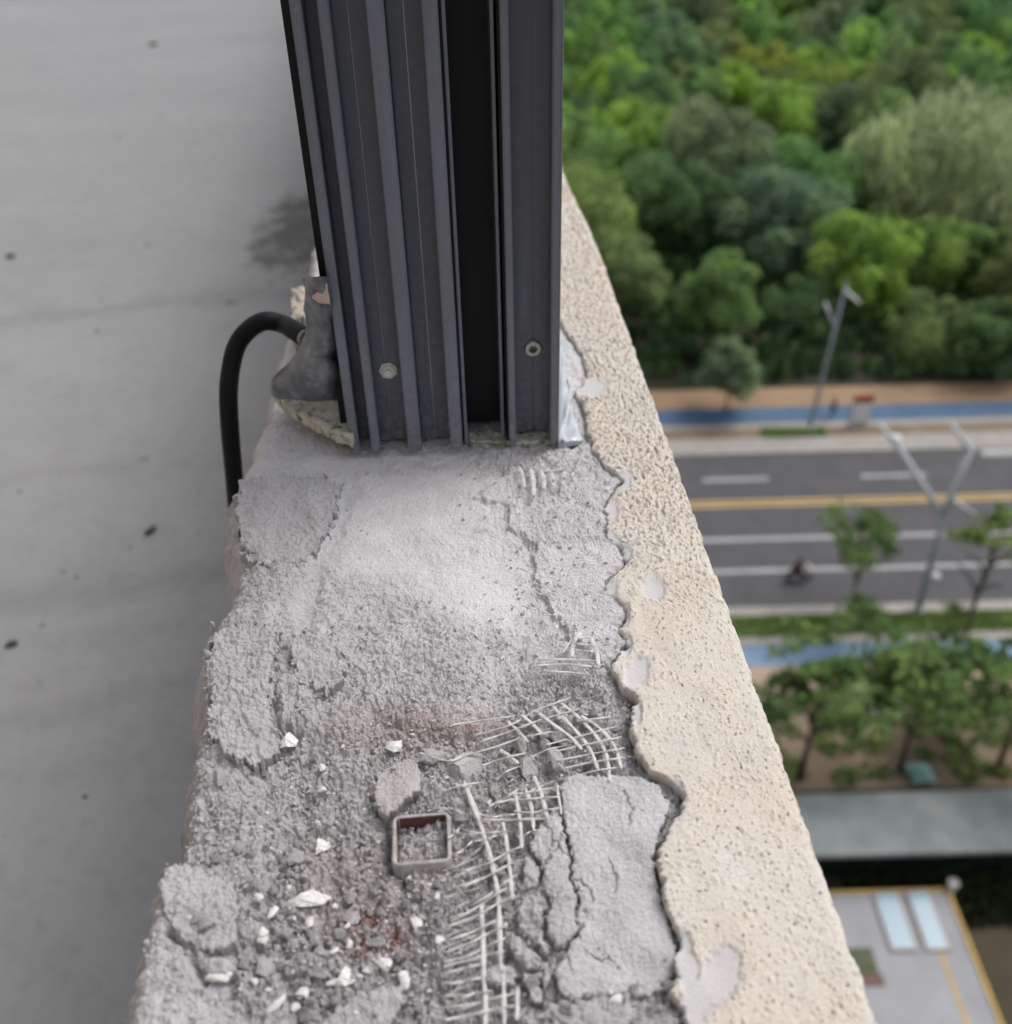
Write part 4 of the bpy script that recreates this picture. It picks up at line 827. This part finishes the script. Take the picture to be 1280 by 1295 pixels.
# --- street lamps
def lamp_a():
    b = P(1023, 545, GZ); s = SR(b)[0]; e_ = tag(empty('street_lamp', tuple(b)), 'slim grey street lamp with two heads in front of the forest across the road', 'lamp')
    q = lambda u, v: tuple(PS(u, v, s)-b)
    t = q(1071, 358); MB().tube([(0, 0, 0), t], [.16, .09], 10).build('pole', M_lamp, e_, True); MB().cyl((0, 0, 0), (0, 0, 1), .3, .25, 12).build('base', M_lamp, e_)
    for a, b2 in (((1055, 412), (1044, 384)), ((1068, 366), (1087, 383))):
        p0 = np.array(q(*a)); p1 = np.array(q(*b2)); MB().tube([tuple(p0), tuple(p0*.5+p1*.5), tuple(p1)], [.16, .34, .26], 8, ry=.10).build('lamp_head', M_lhead, e_, True)
lamp_a()
def lamp_b():
    b = P(1160, 775, GZ); s = SR(b)[0]; e_ = tag(empty('street_lamp', tuple(b)), 'tall grey street pole with branching lamp arms on the near side of the road', 'lamp')
    q = lambda u, v: tuple(PS(u, v, s)-b)
    MB().cyl((0, 0, 0), (0, 0, 1), .3, .3, 12).build('base', M_lamp, e_)
    MB().tube([(0, 0, 0), q(1196, 648)], [.21, .15], 12).build('pole', M_lamp, e_, True)
    MB().tube([q(1196, 648), q(1206, 618), q(1228, 568)], [.15, .20, .17], 10).build('upper_arm', M_lhead, e_, True)
    MB().tube([q(1228, 571), q(1206, 540)], [.16, .24], 8, ry=.12).build('lamp_head', M_lhead, e_, True)
    MB().tube([q(1194, 655), q(1170, 618), q(1134, 562)], [.13, .17, .14], 8).build('long_arm', M_lhead, e_, True)
    MB().tube([q(1134, 560), q(1112, 536)], [.15, .22], 8, ry=.1).build('lamp_head', M_lhead, e_, True)
    MB().tube([q(1206, 632), q(1234, 652)], [.10, .12], 8).build('short_arm', M_lhead, e_, True)
    for u, v, r in ((1132, 556, .34), (1183, 729, .27)):
        p = q(u, v); bm = bmesh.new(); bmesh.ops.create_uvsphere(bm, u_segments=16, v_segments=10, radius=r, matrix=Matrix.Translation(p) @ Matrix.Diagonal((1, 1, .8, 1))); me = bpy.data.meshes.new('globe'); bm.to_mesh(me); bm.free(); shade(me); link('camera_globe', me, M_wht, e_)
lamp_b()

# --- people
def skin(name, joints, edges, mat, par, sub=1):
    me = bpy.data.meshes.new(name); ks = list(joints); me.from_pydata([joints[k][:3] for k in ks], [(ks.index(a), ks.index(b)) for a, b in edges], [])
    o = link(name, me, mat, par); md = o.modifiers.new('skin', 'SKIN'); md.use_smooth_shade = True
    for i, k in enumerate(ks): me.skin_vertices[0].data[i].radius = (joints[k][3], joints[k][3]*(joints[k][4] if len(joints[k]) > 4 else 1))
    me.skin_vertices[0].data[0].use_root = True
    sb = o.modifiers.new('sub', 'SUBSURF'); sb.levels = sub; sb.render_levels = sub; return o
def sph(name, c_, r, mat, par, sc_=(1, 1, 1)):
    bm = bmesh.new(); bmesh.ops.create_uvsphere(bm, u_segments=16, v_segments=12, radius=r, matrix=Matrix.Translation(c_) @ Matrix.Diagonal(tuple(sc_)+(1,))); me = bpy.data.meshes.new(name); bm.to_mesh(me); bm.free(); shade(me); return link(name, me, mat, par)
BE = [('pel', 'wa'), ('wa', 'ch'), ('ch', 'nk'), ('nk', 'hd'), ('ch', 'sl'), ('sl', 'el'), ('el', 'wl'), ('wl', 'hl'), ('ch', 'sr'), ('sr', 'er'), ('er', 'wr'), ('wr', 'hr'), ('pel', 'pl'), ('pl', 'kl'), ('kl', 'al'), ('al', 'fl'), ('pel', 'pr'), ('pr', 'kr'), ('kr', 'ar'), ('ar', 'fr')]
def person(loc, rz, label, J, shirt, legs_mat, helmet=None):
    e_ = tag(empty('person', loc, rz), label, 'person')
    skin('body', J, BE, shirt, e_)
    h = J['hd']; sph('head', h[:3], .105, M_skin, e_, (.85, 1, 1.15))
    sph('helmet' if helmet else 'hair', (h[0], h[1]-.012, h[2]+.03), .118 if helmet else .11, helmet or M_hair, e_, (.9, 1.03, 1.0))
    LJ = {k: (J[k][0], J[k][1], J[k][2], J[k][3]*1.18) for k in ('pel', 'pl', 'kl', 'al', 'pr', 'kr', 'ar')}
    skin('trousers', LJ, [('pel', 'pl'), ('pl', 'kl'), ('kl', 'al'), ('pel', 'pr'), ('pr', 'kr'), ('kr', 'ar')], legs_mat, e_); return e_
STAND = dict(pel=(0, 0, .95, .14), wa=(0, .01, 1.12, .13), ch=(0, 0, 1.36, .15), nk=(0, 0, 1.50, .06), hd=(0, .02, 1.62, .07), sl=(.18, 0, 1.42, .06), el=(.24, -.03, 1.14, .045), wl=(.25, .06, .90, .035), hl=(.25, .09, .80, .03), sr=(-.18, 0, 1.42, .06), er=(-.24, .02, 1.14, .045), wr=(-.25, .10, .90, .035), hr=(-.25, .13, .80, .03),
             pl=(.10, 0, .88, .09), kl=(.11, .10, .49, .06), al=(.11, .06, .09, .045), fl=(.11, .20, .04, .035), pr=(-.10, 0, .88, .09), kr=(-.11, -.02, .49, .06), ar=(-.11, -.20, .11, .045), fr=(-.11, -.08, .04, .035))
pp = P(1052, 528, GZ); person((pp[0], pp[1], GZ+.05), 1.4, 'pedestrian in dark clothes walking on the blue cycle lane near the sign board', STAND, M_cloth, M_cloth)
# --- scooter and rider (heading to the right)
pp = P(1010, 733, GZ); rz = -PSI-pi/2
sct = tag(empty('motor_scooter', (pp[0], pp[1], GZ+.012), rz), 'dark motor scooter with a white front shield on the near lane', 'scooter')
def wheel(y):
    bm = bmesh.new(); n, m_ = 24, 8; R_, r_ = .21, .055; vs = []
    for i in range(n):
        a = 2*pi*i/n; vs.append([bm.verts.new((r_*sin(2*pi*j/m_), y+(R_+r_*cos(2*pi*j/m_))*cos(a), .26+(R_+r_*cos(2*pi*j/m_))*sin(a))) for j in range(m_)])
    for i in range(n):
        for j in range(m_): bm.faces.new((vs[i][j], vs[(i+1) % n][j], vs[(i+1) % n][(j+1) % m_], vs[i][(j+1) % m_]))
    me = bpy.data.meshes.new('tyre'); bm.to_mesh(me); bm.free(); shade(me); wz = link('wheel', me, M_tyre, sct); MB().tube([(-.03, y, .26), (.03, y, .26)], .14, 16).build('rim', M_lhead, wz)
wheel(-.62); wheel(.66)
MB().tube([(0, -.75, .55), (0, -.5, .66), (0, -.15, .62), (0, .08, .40)], [.10, .17, .17, .10], 12).build('body', M_cloth, sct, True)
MB().tube([(0, -.55, .80), (0, -.1, .80)], [.13, .15], 10, ry=.06).build('seat', M_tyre, sct, True)
MB().tube([(0, .0, .30), (0, .35, .30)], [.16, .16], 8, ry=.05).build('foot_board', M_cloth, sct, True)
MB().tube([(0, .40, .32), (0, .42, .62), (0, .36, .95)], [.17, .24, .17], 12, ry=.06).build('front_shield', M_wht, sct, True)
MB().tube([(0, .66, .26), (0, .50, .70), (0, .36, 1.05)], .03, 8).build('fork', M_lamp, sct, True); MB().tube([(-.32, .28, 1.06), (0, .36, 1.04), (.32, .28, 1.06)], .02, 8).build('handlebar', M_tyre, sct, True)
MB().tube([(0, .50, .86), (0, .56, .86)], .08, 12).build('headlight', M_wht, sct, True); MB().box(-.30, .30, .42, .52, .45, 1.12).build('white_apron', M_wht, sct, bev=.03)
RIDE = dict(pel=(0, -.35, .92, .14), wa=(0, -.31, 1.08, .14), ch=(0, -.20, 1.32, .16), nk=(0, -.15, 1.46, .06), hd=(0, -.10, 1.58, .07), sl=(-.19, -.18, 1.38, .065), el=(-.27, .0, 1.18, .05), wl=(-.27, .20, 1.09, .038), hl=(-.27, .27, 1.08, .034), sr=(.19, -.18, 1.38, .065), er=(.27, .0, 1.18, .05), wr=(.27, .20, 1.09, .038), hr=(.27, .27, 1.08, .034),
            pl=(-.10, -.30, .90, .10), kl=(-.17, .10, .84, .07), al=(-.14, .12, .42, .05), fl=(-.14, .26, .36, .04), pr=(.10, -.30, .90, .10), kr=(.17, .10, .84, .07), ar=(.14, .12, .42, .05), fr=(.14, .26, .36, .04))
person((pp[0], pp[1], GZ+.012), rz, 'scooter rider in maroon top and dark trousers on the near lane', RIDE, M_maroon, M_cloth, M_cloth)

# ================================================================ trees
def crown_mesh(name, N, seed, lobes=22, lr=.34, leaf=.03, willow=False, flat=.8, holes=0.):
    rng = np.random.default_rng(seed); c = rng.normal(0, 1, (lobes, 3)); c /= np.linalg.norm(c, axis=1)[:, None]; c *= rng.uniform(.25, .80, lobes)[:, None]; c[:, 2] *= flat; c *= (1+.3*rng.uniform(-1, 1, (1, 3)))
    c[0] = (0, 0, .1); rad = lr*rng.uniform(.5, 1.4, lobes); k = rng.integers(0, lobes, N); d = rng.normal(0, 1, (N, 3)); d /= np.linalg.norm(d, axis=1)[:, None]
    d[:, 2] = np.where(rng.uniform(0, 1, N) < .45, np.abs(d[:, 2]), d[:, 2])
    rr = rad[k]*rng.uniform(.72, 1.08, N)*(1+.25*perlin(d[:, 0]*2.5+k, d[:, 1]*2.5+d[:, 2], seed)); p = c[k]+d*rr[:, None]*np.array([1, 1, .85])
    if willow: 
        dr = rng.uniform(0, 1, N)**1.5*.55*np.clip(np.hypot(p[:, 0], p[:, 1])*1.5, .1, 1); p[:, 2] -= dr; p[:, :2] *= (1+.1*dr)[:, None]
    if holes: 
        keep = perlin(p[:, 0]*3.2+p[:, 2]*1.7, p[:, 1]*3.2-p[:, 2]*2.3, seed+7) > (-.35+holes); p = p[keep]; d = d[keep]; k = k[keep]
    N = len(p); nrm = d*.6+rng.normal(0, .5, (N, 3)); nrm /= np.linalg.norm(nrm, axis=1)[:, None]
    a = np.cross(nrm, rng.normal(0, 1, (N, 3))); a /= np.linalg.norm(a, axis=1)[:, None]; b = np.cross(nrm, a)
    if willow: a = np.stack([.1*d[:, 0], .1*d[:, 1], -np.ones(N)], 1); b = np.cross(a, rng.normal(0, 1, (N, 3))); b /= np.linalg.norm(b, axis=1)[:, None]
    s = leaf*rng.uniform(.6, 1.35, N)[:, None]; la = 1.9 if willow else 1.25; lb_ = .45 if willow else .8
    V = np.stack([p-a*s*la, p-b*s*lb_, p+a*s*la, p+b*s*lb_], 1).reshape(-1, 3); q = np.arange(4*N).reshape(-1, 4)
    lv = np.clip(.5+.22*rng.normal(0, 1, N)+.5*(rng.uniform(0, 1, lobes)[k]-.5), 0, 1)
    me = npmesh(name, V, q, False, {'lv': lv}, 'FACE'); me.materials.append(M_leaf); return me
CR_ = [crown_mesh('crown', 15000, 100+i, 56+6*i, .19+.01*i, .026) for i in range(5)]
WIL = [crown_mesh('crown', 11000, 150+i, 16, .34, .026, True) for i in range(2)]
OPEN = [crown_mesh('crown', 8500, 170+i, 17, .27, .034, holes=.50, flat=.85) for i in range(4)]
def trunk_mesh(seed, h=1.):
    rnd = random.Random(seed); mb = MB(); mb.tube([(0, 0, 0), (rnd.uniform(-.02, .02), .01, .35*h), (rnd.uniform(-.03, .03), 0, .75*h)], [.022, .016, .008], 8)
    for k in range(7):
        a = k*2.4+rnd.random(); z = (.30+.06*k)*h; mb.tube([(0, 0, z), (.12*cos(a), .12*sin(a), z+.12*h), (.26*cos(a), .26*sin(a), z+.2*h)], [.013, .009, .003], 6)
    me = bpy.data.meshes.new('trunk'); me.from_pydata(mb.v, [], mb.f); me.materials.append(M_bark); shade(me); return me
TR = [trunk_mesh(i) for i in range(4)]
NT_ = [0]
def tree(base, H_, R_, kind, color, label, group=None, frac=.5, seed=None, name=None, zc=None, rz_=None):
    NT_[0] += 1; i = NT_[0]; rnd = random.Random(seed if seed is not None else i*17)
    e_ = tag(empty(name or {'w': 'willow_tree', 'o': 'street_tree'}.get(kind, 'broadleaf_tree'), tuple(base)), label, 'tree', group)
    me = rnd.choice({'w': WIL, 'o': OPEN}.get(kind, CR_)); c_ = bpy.data.objects.new('crown', me); COL.objects.link(c_); c_.parent = e_
    hz_ = H_*frac/1.0; c_.location = (0, 0, H_-hz_*.92); c_.scale = (R_*1.08, R_*1.08, hz_*1.05); c_.rotation_euler = (0, 0, rnd.uniform(0, 6.28)); c_.color = tuple(color)+(1,)
    if zc is not None: c_.location = (0, 0, zc); c_.scale = (R_*1.08, R_*1.08, rz_)
    t = bpy.data.objects.new('trunk', rnd.choice(TR)); COL.objects.link(t); t.parent = e_; t.scale = (H_*.8, H_*.8, H_); t.rotation_euler = (0, 0, rnd.uniform(0, 6.28)); return e_
GR = {'mid': (.215, .345, .125), 'brt': (.32, .49, .115), 'drk': (.165, .275, .125), 'blu': (.235, .345, .225), 'wil': (.60, .68, .39), 'yel': (.29, .43, .13), 'oli': (.25, .345, .145), 'gry': (.225, .315, .19)}
# prominent trees: photo place of crown centre, crown width in px, distance s of the trunk, colour
prom = [(915, 365, 150, 76, 'mid', 'n', 'round mid green tree left of the slim lamp, at the forest edge'), (795, 345, 130, 80, 'oli', 'n', 'tree at the forest edge closest to the parapet edge'), (995, 290, 170, 90, 'blu', 'n', 'bluish green rounded tree above and left of the slim lamp'), (1095, 335, 150, 82, 'brt', 'n', 'brightest yellow green tree just above the slim lamp'),
        (860, 260, 170, 98, 'drk', 'n', 'dark grey green tree above the round tree of the forest edge'), (1192, 200, 250, 100, 'wil', 'w', 'large pale willow at the right of the forest'), (1290, 190, 190, 106, 'wil', 'w', 'pale willow at the right edge of the picture'), (1185, 330, 120, 86, 'yel', 'n', 'mid green tree right of the brightest tree'), (1262, 330, 130, 85, 'mid', 'n', 'mid green tree at the right edge above the kerb'),
        (925, 468, 115, 66.8, 'gry', 'n', 'small grey green tree overhanging the blue cycle lane'), (1170, 430, 130, 74, 'oli', 'n', 'olive tree right of the slim lamp'), (1262, 430, 130, 72, 'drk', 'n', 'dark tree overhanging the path at the right edge'), (1010, 400, 110, 80, 'drk', 'n', 'dark tree behind the slim lamp pole'), (1060, 430, 90, 84, 'drk', 'n', 'dark low tree right behind the slim lamp pole'),
        (800, 180, 120, 112, 'brt', 'n', 'bright green tree in the left part of the forest'), (880, 130, 120, 122, 'mid', 'n', 'mid green tree in the upper left of the forest'), (985, 160, 120, 116, 'brt', 'n', 'bright green tree in the middle of the forest'), (1060, 160, 130, 120, 'gry', 'n', 'greyish tree left of the large willow'), (740, 150, 100, 118, 'drk', 'n', 'dark tree touching the window post edge'), (760, 290, 90, 90, 'drk', 'n', 'dark tree just beyond the parapet edge'), (1090, 240, 100, 100, 'drk', 'n', 'dark brownish tree between bluish tree and willow')]
taken = []; shown = []
for u, v, wpx, s, c_, k, lab in prom:
    ctr = PS(u, v, s); dist = np.linalg.norm(ctr); R_ = wpx/2/F*abs(ctr@fw); zc = ctr[2]-GZ; b = (ctr[0], ctr[1], GZ)
    H_ = max(zc+R_*.8, 4.); tree(b, H_, R_, k, GR[c_], lab, seed=int(u*7+v), zc=zc, rz_=R_*1.05); taken.append((SR(ctr)[0], SR(ctr)[1], R_)); shown.append((u, v, wpx, s))
rnd = random.Random(5); s = 73.; row = 0; cnt = 0
while s < 255:
    r = -8.+rnd.uniform(0, 3)
    while r < s*.56+6:
        ss = s+rnd.uniform(-2, 2); rr = r+rnd.uniform(-1.5, 1.5)
        cc_ = np.array(G(ss, rr, 8.)); dd_ = cc_-np.array([0, 0, CH]); kk_ = F/(dd_@fw); pu = 640+dd_@CR*kk_; pv = 647.5-dd_@CU*kk_
        if 640 < pu < 1370 and pv > -70 and not any(s_ > ss-2 and math.hypot(pu-a, pv-b) < .34*w_ for a, b, w_, s_ in shown) and all(math.hypot(ss-a, rr-b) > c_*.6+1.0 for a, b, c_ in taken):
            hgt = rnd.uniform(9, 13.5)+(ss-70)*.02; q = perlin(np.array([ss/28.]), np.array([rr/16.]), 3)[0]+rnd.uniform(-.35, .35)
            ck = 'brt' if q > .38 else 'yel' if q > .2 else 'mid' if q > -.1 else 'oli' if q > -.25 else 'drk' if q > -.45 else 'gry'
            kd = 'w' if (ss > 190 and rnd.random() < .3) else 'n'
            nm = {'brt': 'bright green', 'yel': 'fresh green', 'mid': 'mid green', 'oli': 'olive green', 'drk': 'dark green', 'gry': 'grey green'}[ck]; zone = ('front row' if pv > 330 else 'second rows' if pv > 230 else 'middle rows' if pv > 140 else 'upper rows' if pv > 60 else 'topmost rows')+' of the forest, '+('hidden by the window post' if pu < 700 else 'just right of the window post' if pu < 800 else 'left of the slim lamp' if pu < 940 else 'in line with the slim lamp' if pu < 1090 else 'right of the slim lamp' if pu < 1200 else 'by the right picture edge')
            cl = GR['wil'] if kd == 'w' else GR[ck]; lab = ('pale willow in the '+zone) if kd == 'w' else '%s tree in the %s' % (nm, zone)
            tree(G(ss, rr), hgt, rnd.uniform(5.0, 6.8), kd, tuple(x_*rnd.uniform(.85, 1.15) for x_ in cl), lab, 'trees of the forest', frac=rnd.uniform(.55, .68)); cnt += 1
        r += 7.4 if s < 150 else 9.2
    s += 6.6 if s < 150 else 9.
print('forest trees', cnt)
# near street trees, loose crowns: base place, crown-centre place, crown width px
near = [((1075, 772), (1098, 680), 100, 'mid', 'small street tree whose crown covers the white line left of the tall pole'), ((1222, 800), (1262, 668), 100, 'yel', 'street tree cut by the right picture edge beside the tall pole'),
        ((1010, 985), (1020, 870), 190, 'mid', 'near street tree beside the parapet edge above the low building'), ((1138, 975), (1140, 865), 200, 'mid', 'near street tree in the middle above the low building'), ((1262, 970), (1255, 860), 190, 'mid', 'near street tree at the right edge above the low building'), ((1190, 925), (1205, 880), 120, 'yel', 'smaller tree between the two right near street trees'),
        ((1090, 830), (1135, 778), 70, 'mid', 'small leafy sapling on the grass beside the near kerb'), ((1195, 815), (1215, 775), 40, 'yel', 'tiny sapling on the grass below the tall pole')]
for (bu, bv), (cu, cv), wpx, c_, lab in near:
    b = P(bu, bv, GZ); s = SR(b)[0]; ctr = PS(cu, cv, s); R_ = 1.35*wpx/2/F*abs(ctr@fw); zc = ctr[2]-GZ; H_ = zc+R_*.6
    tree((b[0], b[1], GZ), H_, R_, 'o', tuple(q_*.72 for q_ in GR[c_]), lab, seed=int(bu), zc=zc, rz_=R_*.82)
for u, v, wpx in ((1100, 985, 40), (1170, 1010, 30), (1060, 955, 50)):
    pass
tufts('undergrowth', 26000, 71.5, 215., -6, 125, 1.5, 'dark undergrowth filling the ground between the forest trees', 12, lambda s, r: (r < s*.6+6) & (perlin(s/4, r/4, 8) > -.25))
bpy.data.objects['undergrowth'].data.materials[0] = simple('undergrowth_dark', (.06, .12, .045), (.11, .19, .07), .6)
tufts('bushes', 2600, 24., 27., 15, 36, .5, 'dark low shrubs in the gap behind the terrace', 9)
bpy.data.objects['bushes'].data.materials[0] = simple('shrub_dark', (.02, .035, .015), (.045, .065, .025), 1)
